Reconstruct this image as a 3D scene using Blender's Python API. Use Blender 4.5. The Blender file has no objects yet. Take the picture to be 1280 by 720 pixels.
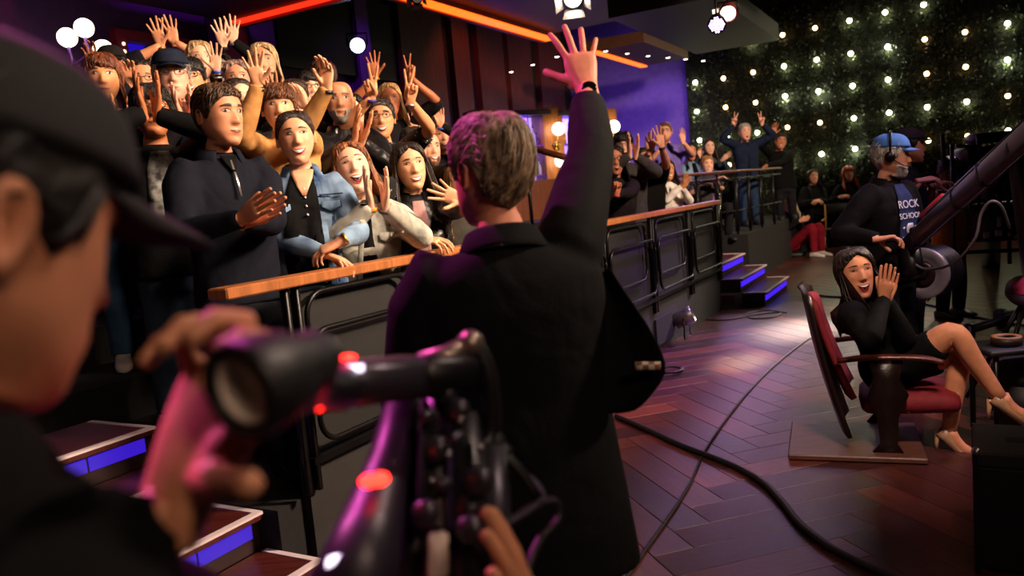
import bpy, bmesh, math, random
import numpy as np
from mathutils import Vector, Matrix
from mathutils.bvhtree import BVHTree

SC = bpy.context.scene
COL = SC.collection
random.seed(7)
RNG = np.random.default_rng(7)

# ------------------------------------------------------------------ camera
FPX = 995.0                        # 28 mm lens on a 36 mm wide frame, 1280 px wide
CAMZ = 1.5
PITCH = math.atan(112.0 / FPX)     # looking slightly down
ROLL = math.atan(0.09)             # the photographer holds the camera tilted
_f = np.array((0, math.cos(PITCH), -math.sin(PITCH)))
_u0 = np.array((0, math.sin(PITCH), math.cos(PITCH)))
_r0 = np.array((1.0, 0, 0))
C_R = math.cos(ROLL) * _r0 - math.sin(ROLL) * _u0
C_U = math.sin(ROLL) * _r0 + math.cos(ROLL) * _u0
C_F = _f
C_P = np.array((0, 0, CAMZ))
cd = bpy.data.cameras.new('camera')
cam = bpy.data.objects.new('camera', cd)
COL.objects.link(cam)
cam.matrix_world = Matrix(((C_R[0], C_U[0], -C_F[0], 0), (C_R[1], C_U[1], -C_F[1], 0), (C_R[2], C_U[2], -C_F[2], CAMZ), (0, 0, 0, 1)))
cd.sensor_width = 36; cd.lens = FPX * 36 / 1280
cd.clip_start = 0.05
cd.dof.use_dof = True; cd.dof.focus_distance = 3.9; cd.dof.aperture_fstop = 2.5
SC.camera = cam

# ------------------------------------------------------------------ world, exposure
wd = bpy.data.worlds.new('studio_dark'); SC.world = wd; wd.use_nodes = True
wd.node_tree.nodes['Background'].inputs[0].default_value = (0.02, 0.012, 0.022, 1)
wd.node_tree.nodes['Background'].inputs[1].default_value = 0.2
SC.view_settings.view_transform = 'Standard'; SC.view_settings.look = 'None'
SC.view_settings.exposure = 0.0; SC.view_settings.gamma = 1.0
SC.view_settings.use_curve_mapping = False

# room axes: u runs along the audience barrier, w across the stage
AU = np.array((0.49, 0.8717, 0)); AW = np.array((0.8717, -0.49, 0))
YAW = math.atan2(AU[1], AU[0])      # rotation that takes +X to u
def R(a, b, z=0.0):                 # room coordinates -> world
    return a * AU + b * AW + np.array((0, 0, z))
def at(x, y, d):                    # point seen at photo pixel (x, y) at distance d along the view
    return C_P + d * (C_F + (x - 640) / FPX * C_R + (360 - y) / FPX * C_U)
def ground(x, y, z=0.0):
    v = C_F + (x - 640) / FPX * C_R + (360 - y) / FPX * C_U
    return C_P + v * ((z - CAMZ) / v[2])

def light(name, kind, loc, target, power, col, size=0.3, spot=60, blend=0.6):
    l = bpy.data.lights.new(name, kind); o = bpy.data.objects.new(name, l); COL.objects.link(o)
    o.location = loc
    l.energy = power; l.color = col
    if kind == 'AREA': l.size = size
    elif kind == 'SPOT':
        l.spot_size = math.radians(spot); l.spot_blend = blend; l.shadow_soft_size = size
    else: l.shadow_soft_size = size
    if target is not None:
        dv = Vector(target) - Vector(loc)
        o.rotation_euler = dv.to_track_quat('-Z', 'Y').to_euler()
    return o
WARM = (1.0, 0.74, 0.52)
# stage keys (rigged above the stage floor, out of frame), magenta and purple backlights, added fills and floor spots
light('key_audience', 'SPOT', R(5.4, 4.0, 5.2), at(380, 190, 4.3), 5200, WARM, 0.6, 44, 0.5)
light('fill_audience_front', 'SPOT', R(2.9, 0.9, 4.6), at(330, 140, 4.5), 1150, (1.0, 0.72, 0.55), 0.5, 44, 0.5)  # added frontal fill, softens the side shadows on the faces
light('key_audience_far', 'SPOT', R(6.4, 3.2, 5.0), at(890, 190, 12), 4200, WARM, 0.3, 40, 0.6)
light('key_audience_middle', 'SPOT', R(4.2, 3.4, 5.0), at(770, 200, 7.6), 2600, WARM, 0.4, 30, 0.6)
light('key_audience_centre', 'SPOT', R(8.0, 4.0, 5.0), at(545, 190, 5.4), 1500, WARM, 0.4, 26, 0.6)
light('magenta_side', 'SPOT', np.array((-2.2, 3.2, 4.5)), np.array((-0.2, 1.35, 1.55)), 900, (1.0, 0.10, 0.60), 0.15, 44, 0.6)
light('warm_fill', 'SPOT', np.array((1.6, -1.6, 3.4)), np.array((-0.2, 1.0, 1.4)), 170, (1.0, 0.68, 0.48), 0.3, 80, 0.8)  # added warm fill for the operator's cheek, the rig and the blazer
light('magenta_hand_fill', 'SPOT', np.array((-1.5, 1.5, 2.7)), np.array((-.27, .64, 1.30)), 260, (1.0, 0.16, 0.55), 0.1, 20, 0.6)  # added spot, strengthens the magenta on the gripping hand
light('floor_streak', 'SPOT', R(13.0, -1.1, 4.2), ground(926, 452), 9000, (1.0, 0.62, 0.36), 0.1, 4.0, 1.0)  # added narrow spot that draws an orange streak on the floor
light('floor_streak', 'SPOT', R(14.6, -0.9, 4.4), ground(988, 412), 15000, (1.0, 0.80, 0.68), 0.15, 6.0, 1.0)  # added narrow spot for the pale patch of light on the floor
light('rig_fill', 'SPOT', np.array((1.3, 1.5, 3.0)), np.array((-.22, .62, 1.38)), 130, (1.0, 0.74, 0.60), 0.15, 26, 0.7)  # added spot that brightens the gripping hand and the eyepiece
light('stage_soft', 'SPOT', R(7.0, 3.4, 5.4), ground(935, 515), 700, (1.0, 0.70, 0.60), 0.2, 22, 0.5)
light('host_area_key', 'SPOT', R(1.6, 0.6, 4.6), at(1090, 350, 4.3), 800, (1.0, 0.72, 0.56), 0.3, 34, 0.7)
light('crane_purple_top', 'SPOT', R(6.2, 1.8, 5.0), at(1200, 260, 5), 420, (0.75, 0.5, 1.0), 0.25, 44, 0.7)
light('purple_floor', 'SPOT', R(8.6, -0.6, 4.6), ground(885, 445), 1300, (0.5, 0.12, 1.0), 0.2, 34, 0.8)
light('pink_floor', 'SPOT', R(3.4, -1.2, 4.6), ground(850, 490), 420, (1.0, 0.15, 0.5), 0.2, 26, 0.8)
def mirror(x, y, h):                # place for an added lamp whose floor reflection is seen at the pixel
    g = ground(x, y); v = unit_(g - C_P) * np.array((1, 1, -1)); return g + v * (h / v[2])
def unit_(v): return v / np.linalg.norm(v)
light('upstage_white', 'SPOT', R(13.4, 0.6, 4.8), ground(988, 415), 3200, (1.0, 0.86, 0.74), 0.35, 24, 0.9)
light('upstage_white', 'SPOT', mirror(926, 468, 2.9), ground(926, 468), 120, (1.0, 0.72, 0.5), 0.16, 40, 0.8)  # added low lamp, there for its reflection in the planks
light('upstage_violet', 'SPOT', mirror(925, 590, 4.0), ground(925, 590), 260, (0.72, 0.42, 1.0), 0.7, 40, 0.8)
light('upstage_rose', 'SPOT', mirror(812, 668, 4.4), ground(830, 640), 110, (1.0, 0.62, 0.6), 0.6, 40, 0.8)
light('blue_wall_wash', 'SPOT', R(14.2, -6.0, 1.0), R(16.6, -5.4, 2.6), 130, (0.52, 0.30, 1.0), 0.15, 64, 0.5)
light('blue_wall_top', 'SPOT', R(14.6, -5.0, 4.4), R(16.6, -5.3, 2.4), 80, (0.55, 0.32, 1.0), 0.15, 60, 0.5)
light('purple_back_wall', 'SPOT', R(5.8, -6.2, 4.6), R(6.6, -7.4, 3.0), 36, (0.55, 0.05, 0.9), 0.15, 90, 0.6)
light('purple_back_wall', 'SPOT', R(8.6, -6.2, 4.3), R(9.4, -7.4, 2.6), 45, (0.45, 0.08, 0.95), 0.15, 90, 0.6)
light('red_back_wall', 'SPOT', R(4.2, -6.0, 4.6), R(4.3, -7.4, 3.3), 24, (1.0, 0.06, 0.2), 0.15, 90, 0.6)
light('red_back_wall', 'SPOT', R(11.6, -6.0, 4.6), R(12.0, -7.4, 2.8), 40, (1.0, 0.25, 0.1), 0.15, 100, 0.6)

# ------------------------------------------------------------------ materials
def lin(c):
    if isinstance(c, str):
        c = tuple(int(c[i:i + 2], 16) / 255 for i in (0, 2, 4))
    return tuple(x / 12.92 if x <= 0.04045 else ((x + 0.055) / 1.055) ** 2.4 for x in c)
_MC = {}
def mat(name, col, rough=0.6, var=0.12, vs=9.0, bump=0.0, bs=40.0, metal=0.0, emit=0.0, ecol=None, spec=0.5, stretch=None, col2=None, fold=0.0, objrand=0.0, trans=0.0, coat=0.0):
    key = (name, str(col), rough, var, vs, bump, bs, metal, emit, spec, str(stretch), str(col2), fold, objrand)
    if key in _MC: return _MC[key]
    m = bpy.data.materials.new(name); m.use_nodes = True
    nt = m.node_tree; N = nt.nodes; L = nt.links
    p = N['Principled BSDF']
    p.inputs['Roughness'].default_value = rough
    p.inputs['Metallic'].default_value = metal
    p.inputs['Specular IOR Level'].default_value = spec
    if coat: p.inputs['Coat Weight'].default_value = coat
    if trans: p.inputs['Transmission Weight'].default_value = trans
    c = lin(col)
    if emit:
        p.inputs['Emission Color'].default_value = (*lin(ecol or col), 1); p.inputs['Emission Strength'].default_value = emit
    tc = N.new('ShaderNodeTexCoord'); src = tc.outputs['Object']
    if stretch:
        mp = N.new('ShaderNodeMapping'); mp.inputs['Scale'].default_value = stretch
        L.new(src, mp.inputs[0]); src = mp.outputs[0]
    if var:
        no = N.new('ShaderNodeTexNoise'); no.inputs['Scale'].default_value = vs; no.inputs['Detail'].default_value = 4
        L.new(src, no.inputs['Vector'])
        rp = N.new('ShaderNodeValToRGB'); L.new(no.outputs['Fac'], rp.inputs[0])
        a = tuple(max(0, x * (1 - var)) for x in c); b = lin(col2) if col2 else tuple(min(1, x * (1 + var)) for x in c)
        rp.color_ramp.elements[0].position = 0.35; rp.color_ramp.elements[1].position = 0.65
        rp.color_ramp.elements[0].color = (*a, 1); rp.color_ramp.elements[1].color = (*b, 1)
        out = rp.outputs[0]
        if objrand:
            oi = N.new('ShaderNodeObjectInfo'); hs = N.new('ShaderNodeHueSaturation')
            mr = N.new('ShaderNodeMapRange'); mr.inputs[3].default_value = 1 - objrand; mr.inputs[4].default_value = 1 + objrand
            L.new(oi.outputs['Random'], mr.inputs[0]); L.new(mr.outputs[0], hs.inputs['Value']); L.new(out, hs.inputs['Color']); out = hs.outputs[0]
        L.new(out, p.inputs['Base Color'])
    else:
        p.inputs['Base Color'].default_value = (*c, 1)
    nrm = None
    if fold:
        n2 = N.new('ShaderNodeTexNoise'); n2.inputs['Scale'].default_value = 5; n2.inputs['Detail'].default_value = 2.5; n2.inputs['Distortion'].default_value = .5
        L.new(tc.outputs['Object'], n2.inputs['Vector'])
        b2 = N.new('ShaderNodeBump'); b2.inputs['Strength'].default_value = 0.9; b2.inputs['Distance'].default_value = fold
        L.new(n2.outputs['Fac'], b2.inputs['Height']); nrm = b2.outputs[0]
    if bump:
        n3 = N.new('ShaderNodeTexNoise'); n3.inputs['Scale'].default_value = bs; n3.inputs['Detail'].default_value = 5
        L.new(src, n3.inputs['Vector'])
        b3 = N.new('ShaderNodeBump'); b3.inputs['Strength'].default_value = 0.7; b3.inputs['Distance'].default_value = bump
        L.new(n3.outputs['Fac'], b3.inputs['Height'])
        if nrm: L.new(nrm, b3.inputs['Normal'])
        nrm = b3.outputs[0]
    if nrm: L.new(nrm, p.inputs['Normal'])
    _MC[key] = m
    return m
def cloth(col, rough=0.85, var=0.18, fold=0.026, col2=None, vs=14.0, spec=0.12):
    return mat('fabric', col, rough, var, vs, 0.002, 260.0, fold=fold, col2=col2, spec=spec)
def wood(name, col, rough=0.4, st=(2, 30, 30), var=0.35, coat=0.0, objrand=0.0):
    return mat(name, col, rough, var, 3.0, 0.002, 20.0, stretch=st, coat=coat, objrand=objrand)
def dots_mat(name, base, dot, scale, size, rough=0.8):
    m = bpy.data.materials.new(name); m.use_nodes = True; N = m.node_tree.nodes; L = m.node_tree.links
    p = N['Principled BSDF']; p.inputs['Roughness'].default_value = rough
    tc = N.new('ShaderNodeTexCoord'); v = N.new('ShaderNodeTexVoronoi'); v.inputs['Scale'].default_value = scale
    L.new(tc.outputs['Object'], v.inputs['Vector'])
    r = N.new('ShaderNodeValToRGB'); r.color_ramp.interpolation = 'CONSTANT'
    r.color_ramp.elements[0].color = (*lin(dot), 1); r.color_ramp.elements[1].color = (*lin(base), 1); r.color_ramp.elements[1].position = size
    L.new(v.outputs['Distance'], r.inputs[0]); L.new(r.outputs[0], p.inputs['Base Color'])
    return m
def plaid_mat(name, c1, c2, scale):
    m = bpy.data.materials.new(name); m.use_nodes = True; N = m.node_tree.nodes; L = m.node_tree.links
    p = N['Principled BSDF']; p.inputs['Roughness'].default_value = 0.85
    tc = N.new('ShaderNodeTexCoord'); ch = N.new('ShaderNodeTexChecker'); ch.inputs['Scale'].default_value = scale
    ch.inputs[1].default_value = (*lin(c1), 1); ch.inputs[2].default_value = (*lin(c2), 1)
    L.new(tc.outputs['Object'], ch.inputs[0]); L.new(ch.outputs[0], p.inputs['Base Color'])
    return m
def glow(name, col, strength):
    m = bpy.data.materials.new(name); m.use_nodes = True; N = m.node_tree.nodes
    p = N['Principled BSDF']; p.inputs['Base Color'].default_value = (*lin(col), 1)
    p.inputs['Emission Color'].default_value = (*lin(col), 1); p.inputs['Emission Strength'].default_value = strength
    return m
BLACK = mat('black_paint', '0b0a0b', 0.55, 0.2)
BLACKM = mat('black_metal', '151315', 0.35, 0.2, metal=0.6)
STEEL = mat('brushed_steel', '9a9498', 0.3, 0.1, metal=0.9)
RUBBER = mat('black_rubber', '111012', 0.5, 0.1)

# ------------------------------------------------------------------ mesh helpers
class MB:
    def __init__(s): s.v = []; s.f = []; s.m = []; s.n = 0
    def add(s, verts, faces, mi=0):
        verts = np.asarray(verts, float).reshape(-1, 3)
        s.v.append(verts)
        for fc in faces: s.f.append(tuple(i + s.n for i in fc)); s.m.append(mi)
        s.n += len(verts)
    def verts(s): return np.concatenate(s.v) if s.v else np.zeros((0, 3))
    def grid(s, P, mi=0, wrap=False):
        P = np.asarray(P, float); nr, nc = P.shape[:2]
        fs = []
        for i in range(nr - 1):
            for j in range(nc if wrap else nc - 1):
                k = (j + 1) % nc
                fs.append((i * nc + j, i * nc + k, (i + 1) * nc + k, (i + 1) * nc + j))
        s.add(P.reshape(-1, 3), fs, mi)
    def loft(s, rings, mi=0, cap=True):
        P = np.asarray(rings, float); nr, nc = P.shape[:2]
        base = s.n
        s.grid(P, mi, True)
        if cap:
            for r, rev in ((0, True), (nr - 1, False)):
                ids = [base + r * nc + j for j in range(nc)]
                s.f.append(tuple(reversed(ids)) if rev else tuple(ids)); s.m.append(mi)
    def tube(s, pts, rad, n=10, mi=0, flat=None, cap=True):
        pts = np.asarray(pts, float); k = len(pts)
        rad = np.broadcast_to(np.asarray(rad, float), (k,)) if np.ndim(rad) <= 1 else np.asarray(rad)
        T = np.gradient(pts, axis=0); T /= np.linalg.norm(T, axis=1)[:, None] + 1e-12
        ref = np.array((0, 0, 1.0)) if abs(T[0][2]) < 0.9 else np.array((1.0, 0, 0))
        if flat is not None: ref = np.asarray(flat, float)
        u = ref - T[0] * np.dot(ref, T[0]); u /= np.linalg.norm(u) + 1e-12
        ang = np.linspace(0, 2 * math.pi, n, endpoint=False)
        rings = []
        for i in range(k):
            u = u - T[i] * np.dot(u, T[i]); u /= np.linalg.norm(u) + 1e-12
            v = np.cross(T[i], u)
            r = rad[i]; ru, rv = (r, r) if np.ndim(r) == 0 else r
            rings.append(pts[i] + np.outer(np.cos(ang) * ru, u) + np.outer(np.sin(ang) * rv, v))
        s.loft(rings, mi, cap)
    def box(s, c, size, mi=0, ax=None, bev=0.0):
        c = np.asarray(c, float); h = np.asarray(size, float) / 2
        A = np.eye(3) if ax is None else np.asarray(ax, float)
        if bev <= 0:
            co = [(x, y, z) for z in (-1, 1) for y in (-1, 1) for x in (-1, 1)]
            V = np.array([c + sum(q[i] * h[i] * A[i] for i in range(3)) for q in co])
            s.add(V, [(0, 2, 3, 1), (4, 5, 7, 6), (0, 1, 5, 4), (2, 6, 7, 3), (0, 4, 6, 2), (1, 3, 7, 5)], mi)
        else:
            b = min(bev, *(h * 0.98))
            def rect(x, y, z): 
                return [(-x, -y + b, z), (-x + b, -y, z), (x - b, -y, z), (x, -y + b, z), (x, y - b, z), (x - b, y, z), (-x + b, y, z), (-x, y - b, z)]
            x, y, z = h
            def ins(d, zz):
                q = rect(x, y, zz); return [((abs(p[0]) - d) * np.sign(p[0]), (abs(p[1]) - d) * np.sign(p[1]), zz) for p in q]
            rs = [ins(b, -z), ins(0, -z + b), ins(0, z - b), ins(b, z)]
            s.loft([[c + p[0] * A[0] + p[1] * A[1] + p[2] * A[2] for p in r] for r in rs], mi)
    def ell(s, c, r, n=14, m=9, mi=0, A=None):
        c = np.asarray(c, float); r = np.broadcast_to(np.asarray(r, float), (3,))
        A = np.eye(3) if A is None else np.asarray(A, float)
        rings = []
        for i in range(m + 1):
            t = -math.pi / 2 + math.pi * (i + 0.0) / m
            t = max(-1.545, min(1.545, t))
            a = np.linspace(0, 2 * math.pi, n, endpoint=False)
            L = np.stack([np.cos(a) * math.cos(t) * r[0], np.sin(a) * math.cos(t) * r[1], np.full(n, math.sin(t) * r[2])], 1)
            rings.append(c + L @ A)
        s.loft(rings, mi)
    def cyl(s, p0, p1, r0, r1=None, n=16, mi=0):
        s.tube([p0, p1], [r0, r0 if r1 is None else r1], n, mi)
    def lathe(s, c, prof, n=16, mi=0, axis=(0, 0, 1)):
        c = np.asarray(c, float); ax = np.asarray(axis, float); ax /= np.linalg.norm(ax)
        ref = np.array((0, 0, 1.0)) if abs(ax[2]) < 0.9 else np.array((1.0, 0, 0))
        u = np.cross(ref, ax); u /= np.linalg.norm(u); v = np.cross(ax, u)
        a = np.linspace(0, 2 * math.pi, n, endpoint=False)
        s.loft([c + z * ax + max(r, 1e-4) * (np.outer(np.cos(a), u) + np.outer(np.sin(a), v)) for r, z in prof], mi)
    def build(s, name, mats, parent=None, smooth=True, origin=None, remesh=0, sm=0, solid=0, wn=False, subd=0):
        me = bpy.data.meshes.new(name)
        V = s.verts()
        o0 = np.asarray(parent.location) if parent is not None and origin is None else (np.asarray(origin) if origin is not None else V.mean(0) if len(V) else np.zeros(3))
        if parent is not None:
            off = np.asarray(parent.location)
            if parent.parent is not None: off = off + np.asarray(parent.parent.location)
        else: off = o0
        me.from_pydata((V - off).tolist(), [], s.f)
        for mm in (mats if isinstance(mats, (list, tuple)) else [mats]): me.materials.append(mm)
        me.polygons.foreach_set('material_index', s.m)
        me.polygons.foreach_set('use_smooth', [bool(smooth)] * len(s.f))
        me.update()
        o = bpy.data.objects.new(name, me); COL.objects.link(o)
        if parent is not None: o.parent = parent
        else: o.location = off
        if remesh:
            md = o.modifiers.new('join', 'REMESH'); md.mode = 'VOXEL'; md.voxel_size = remesh; md.use_smooth_shade = True
        if sm:
            md = o.modifiers.new('soften', 'SMOOTH'); md.iterations = sm; md.factor = 0.5
        if solid:
            md = o.modifiers.new('thickness', 'SOLIDIFY'); md.thickness = solid; md.offset = 0
        if subd:
            md = o.modifiers.new('round', 'SUBSURF'); md.levels = subd; md.render_levels = subd
        return o
def tag(o, label=None, cat=None, group=None, kind=None):
    if label: o['label'] = label
    if cat: o['category'] = cat
    if group: o['group'] = group
    if kind: o['kind'] = kind
    return o
def thing(name, loc, label, cat, group=None):
    o = bpy.data.objects.new(name, None); COL.objects.link(o); o.location = loc; o.empty_display_size = 0.1
    return tag(o, label, cat, group)
def spline(P, n):
    P = np.asarray(P, float)
    if len(P) == 2: return P[0] + (P[1] - P[0]) * np.linspace(0, 1, n)[:, None]
    Q = np.vstack([2 * P[0] - P[1], P, 2 * P[-1] - P[-2]]); k = len(P) - 1
    out = []
    for t in np.linspace(0, k, n):
        i = min(int(t), k - 1); f = t - i
        p0, p1, p2, p3 = Q[i], Q[i + 1], Q[i + 2], Q[i + 3]
        out.append(0.5 * ((2 * p1) + (p2 - p0) * f + (2 * p0 - 5 * p1 + 4 * p2 - p3) * f * f + (3 * p1 - p0 - 3 * p2 + p3) * f ** 3))
    return np.array(out)
def unit(v): v = np.asarray(v, float); return v / (np.linalg.norm(v) + 1e-12)
# ------------------------------------------------------------------ people: head
# ring table: front y, front z, back y, back z, half width
HT = np.array([
 (.002, .1185, -.012, .1185, .004), (.036, .114, -.056, .113, .036), (.064, .101, -.082, .098, .056), (.082, .078, -.098, .074, .0685),
 (.091, .047, -.104, .044, .0745), (.0935, .020, -.104, .020, .0760), (.092, -.005, -.099, -.004, .0755), (.090, -.028, -.091, -.020, .0735),
 (.090, -.050, -.082, -.036, .0700), (.090, -.070, -.074, -.048, .0650), (.088, -.090, -.068, -.058, .0580), (.084, -.108, -.065, -.066, .0500),
 (.074, -.1205, -.063, -.074, .0440), (.052, -.124, -.063, -.083, .0450), (.028, -.122, -.065, -.096, .0490), (.012, -.134, -.069, -.122, .0520),
 (.008, -.160, -.074, -.152, .0545), (.012, -.190, -.080, -.178, .0640), (.040, -.232, -.092, -.205, .1150), (.066, -.275, -.100, -.250, .1560),
 (.080, -.400, -.095, -.400, .1500), (.070, -.600, -.080, -.600, .1400)])
def crow(s):
    s = np.clip(np.asarray(s, float), 0, len(HT) - 1.0001); i = s.astype(int); f = (s - i)[..., None]
    P = np.vstack([2 * HT[0] - HT[1], HT, 2 * HT[-1] - HT[-2]])
    p0, p1, p2, p3 = P[i], P[i + 1], P[i + 2], P[i + 3]
    return 0.5 * ((2 * p1) + (p2 - p0) * f + (2 * p0 - 5 * p1 + 4 * p2 - p3) * f * f + (3 * p1 - p0 - 3 * p2 + p3) * f ** 3)
def hpoint(s, az, wk=1.0):
    """point on the plain skull/neck surface; az 0 is the face, +90 the person's right"""
    s, az = np.broadcast_arrays(np.asarray(s, float), np.asarray(az, float))
    r = crow(s); c = np.cos(az); sn = np.sin(az); k = (1 + c) / 2
    yc = (r[..., 0] + r[..., 2]) / 2; hy = (r[..., 0] - r[..., 2]) / 2
    e = 0.90
    return np.stack([r[..., 4] * wk * np.sign(sn) * np.abs(sn) ** e, yc + hy * np.sign(c) * np.abs(c) ** e, r[..., 1] * k + r[..., 3] * (1 - k)], -1)
def G(x, m, w): return np.exp(-((x - m) / w) ** 2)
def sstep(x, a, b):
    t = np.clip((x - a) / (b - a), 0, 1); return t * t * (3 - 2 * t)
_HC = {}
def head_template(sex, mouth, res):
    key = (sex, mouth, res)
    if key in _HC: return _HC[key]
    nr = int(46 * res); na = int(56 * res) // 2 * 2
    sv = np.concatenate([np.linspace(0, 3, int(nr * .18), endpoint=False), np.linspace(3, 12.5, int(nr * .60), endpoint=False), np.linspace(12.5, 21, nr - int(nr * .18) - int(nr * .60))])
    t = np.linspace(-math.pi, math.pi, na, endpoint=False); az = t - 0.45 * np.sin(t)
    S, A = np.meshgrid(sv, az, indexing='ij')
    fem = sex == 'f'
    P = hpoint(S, A)
    x, y, z = P[..., 0].copy(), P[..., 1].copy(), P[..., 2].copy(); ax = np.abs(x)
    fr = sstep(np.cos(A), 0.15, 0.65) * (S < 13.2)
    # nose, brow, sockets, cheeks, lips, chin
    brid = sstep(z, -.046, -.028) * sstep(-z, -.030, -.008)
    nose = (0.006 + 0.019 * sstep(-z, -.018, .030)) * G(x, 0, .0095 + .006 * sstep(-z, -.01, .03)) * brid
    nose += .006 * G(ax, .0135, .006) * G(z, -.031, .008)
    d = nose
    d -= (.0105 if not fem else .009) * G(ax, .031, .017) * G(z, .017, .0125)
    d += (.0045 if not fem else .002) * G(ax, .026, .022) * G(z, .036, .008)
    d -= .003 * G(x, 0, .012) * G(z, .024, .008)
    sm = {'closed': .4, 'smile': 1.0, 'open': 1.1, 'o': .3}[mouth]
    d += .0045 * sm * G(ax, .042, .015) * G(z, -.020, .014)
    d += .0055 * G(x, 0, .030) * G(z, -.064, .018)
    d += .003 * G(x, 0, .020) * G(z, -.057, .005) + .0035 * G(x, 0, .018) * G(z, -.070, .005)
    d -= .004 * G(x, 0, .022) * G(z, -.082, .006)
    d += .007 * G(x, 0, .018) * G(z, -.104, .012)
    y += d * fr
    if fem:
        x *= 1 - .05 * sstep(-z, .03, .11) * (S < 13); 
    else:
        x *= 1 + .045 * G(z, -.085, .03) * (S < 14)
    op = {'closed': 0, 'smile': .003, 'open': .016, 'o': .010}[mouth]
    z -= op * sstep(-z, .055, .085) * fr
    P = np.stack([x, y, z], -1)
    mb = MB(); mb.loft(P, 0, True)
    nb = mb.n; wt = np.repeat(1 - sstep(sv, 13.0, 17.0), na)
    V0 = mb.verts()
    bvh = BVHTree.FromPolygons([tuple(v) for v in V0], mb.f)
    def py(x, z, off):
        h = bvh.ray_cast(Vector((x, .3, z)), Vector((0, -1, 0)))
        return (h[0].y if h[0] is not None else .08) + off
    def strip(up, lo, mi, off, rows=3, bulge=0.0):
        up = np.asarray(up); lo = np.asarray(lo); gr = []
        for r in np.linspace(0, 1, rows):
            q = up * (1 - r) + lo * r; b = bulge * (1 - (2 * r - 1) ** 2)
            gr.append([(p[0], py(p[0], p[1], off + b * (1 - (2 * i / (len(q) - 1) - 1) ** 2)), p[1]) for i, p in enumerate(q)])
        mb.grid(gr, mi)
    n = 9; tt = np.linspace(-1, 1, n)
    sq = {'closed': 1.0, 'smile': .70, 'open': .42, 'o': 1.15}[mouth]
    for sd in (-1, 1):
        cx = .031 * sd; cz = .0165
        w = .0165; hu = .0078 * sq; hl = .0056 * sq
        cur = 1 - tt ** 2
        up = np.stack([cx + tt * w, cz + hu * cur + .001 * tt * sd], 1); lo = np.stack([cx + tt * w, cz - hl * cur + .001 * tt * sd], 1)
        strip(up, lo, 1, .0012, 4, .003)
        ir = .0080; q = np.linspace(0, 2 * math.pi, 14, endpoint=False)
        for rad, mi, off in ((ir, 2, .0050), (ir * .45, 7, .0056)):
            pts = []
            for a in q:
                X = cx + rad * math.cos(a); u = (X - cx) / w; lim = max(0, 1 - u * u)
                Z = cz + min(hu * lim, max(-hl * lim, rad * math.sin(a) + .0008)); pts.append((X, Z))
            yy = py(cx, cz, off)
            mb.add([(cx, yy, cz)] + [(p[0], yy - .0006, p[1]) for p in pts], [(0, 1 + (k + 1) % 14, 1 + k) for k in range(14)], mi)
        lw = .0016 if not fem else .0026
        strip(up + np.array((0, lw)), up - np.array((0, .0004)), 7, .0030, 2)
        br = np.stack([cx + .002 * sd + tt * .0185, .0365 + .004 * (1 - tt ** 2) + .002 * (mouth in ('o', 'open')) - .002 * tt * sd * (1 if not fem else 1.5)], 1)
        bt = (.0056 if not fem else .0030) * (1 - .6 * ((tt * sd + 1) / 2) ** 2)
        strip(br + np.stack([0 * tt, bt], 1), br - np.stack([0 * tt, bt], 1), 3, .0022, 3, .001)
    # mouth
    tm = np.linspace(-1, 1, 13); cm = 1 - tm ** 2
    if mouth == 'closed':
        w = .025; cz = -.063 + .003 * tm ** 2 * .8
        cup = .0055 * cm * (1 - .25 * G(tm, 0, .18)); 
        strip(np.stack([tm * w, cz + cup], 1), np.stack([tm * w, cz], 1), 4, .0016, 3, .001)
        strip(np.stack([tm * w, cz], 1), np.stack([tm * w, cz - .0075 * cm], 1), 4, .0018, 3, .0015)
        strip(np.stack([tm * w * 1.02, cz + .0006 + 0 * tm], 1), np.stack([tm * w * 1.02, cz - .0008 + 0 * tm], 1), 6, .0028, 2)
    else:
        w, hu, hl, cv = {'smile': (.030, .004, .0115, .0085), 'open': (.028, .006, .030, .0060), 'o': (.019, .008, .024, .001)}[mouth]
        cz = -.064 + cv * tm ** 2
        iu = cz + hu * cm * .6; il = cz - hl * cm
        ou = iu + .0052 * (1 - tm ** 4); ol = il - .0066 * (1 - tm ** 4)
        strip(np.stack([tm * w * 1.08, ou], 1), np.stack([tm * w, iu], 1), 4, .0020, 3, .0015)
        strip(np.stack([tm * w, il], 1), np.stack([tm * w * 1.08, ol], 1), 4, .0022, 3, .002)
        strip(np.stack([tm * w, iu], 1), np.stack([tm * w, il], 1), 6, .0012, 5)
        th = {'smile': 1.0, 'open': .30, 'o': .25}[mouth]
        ti = iu - (iu - il) * th * .94
        strip(np.stack([tm * w * .92, iu - .0004], 1), np.stack([tm * w * .90, ti], 1), 5, .0026, 3, .0004)
        if mouth == 'open':
            strip(np.stack([tm * w * .55, il + .010 * cm], 1), np.stack([tm * w * .6, il + .0015], 1), 4, .0020, 3)
    # ears
    for sd in (-1, 1):
        e0 = np.array((sd * .0750, -.013, -.002)); gr = []
        for q in np.linspace(0, 2 * math.pi, 15):
            ez = math.sin(q) * .031; ey = -math.cos(q) * (.0165 if ez > 0 else .0115)
            rim = e0 + np.array((sd * .013, ey - .006, ez)); inn = e0 + np.array((sd * .005, ey * .5 - .002, ez * .6)); rt = e0 + np.array((-sd * .008, ey * .75, ez * .9))
            out = e0 + np.array((sd * .008, ey * 1.15 - .007, ez * 1.08))
            cen = e0 + np.array((sd * .002, 0, 0))
            gr.append([cen, inn, rim, out, rt])
        mb.grid(gr, 0)
    V = mb.verts()
    W = np.ones(len(V)); W[:nb] = wt
    _HC[key] = (V, mb.f, mb.m, W, bvh)
    return _HC[key]

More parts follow.
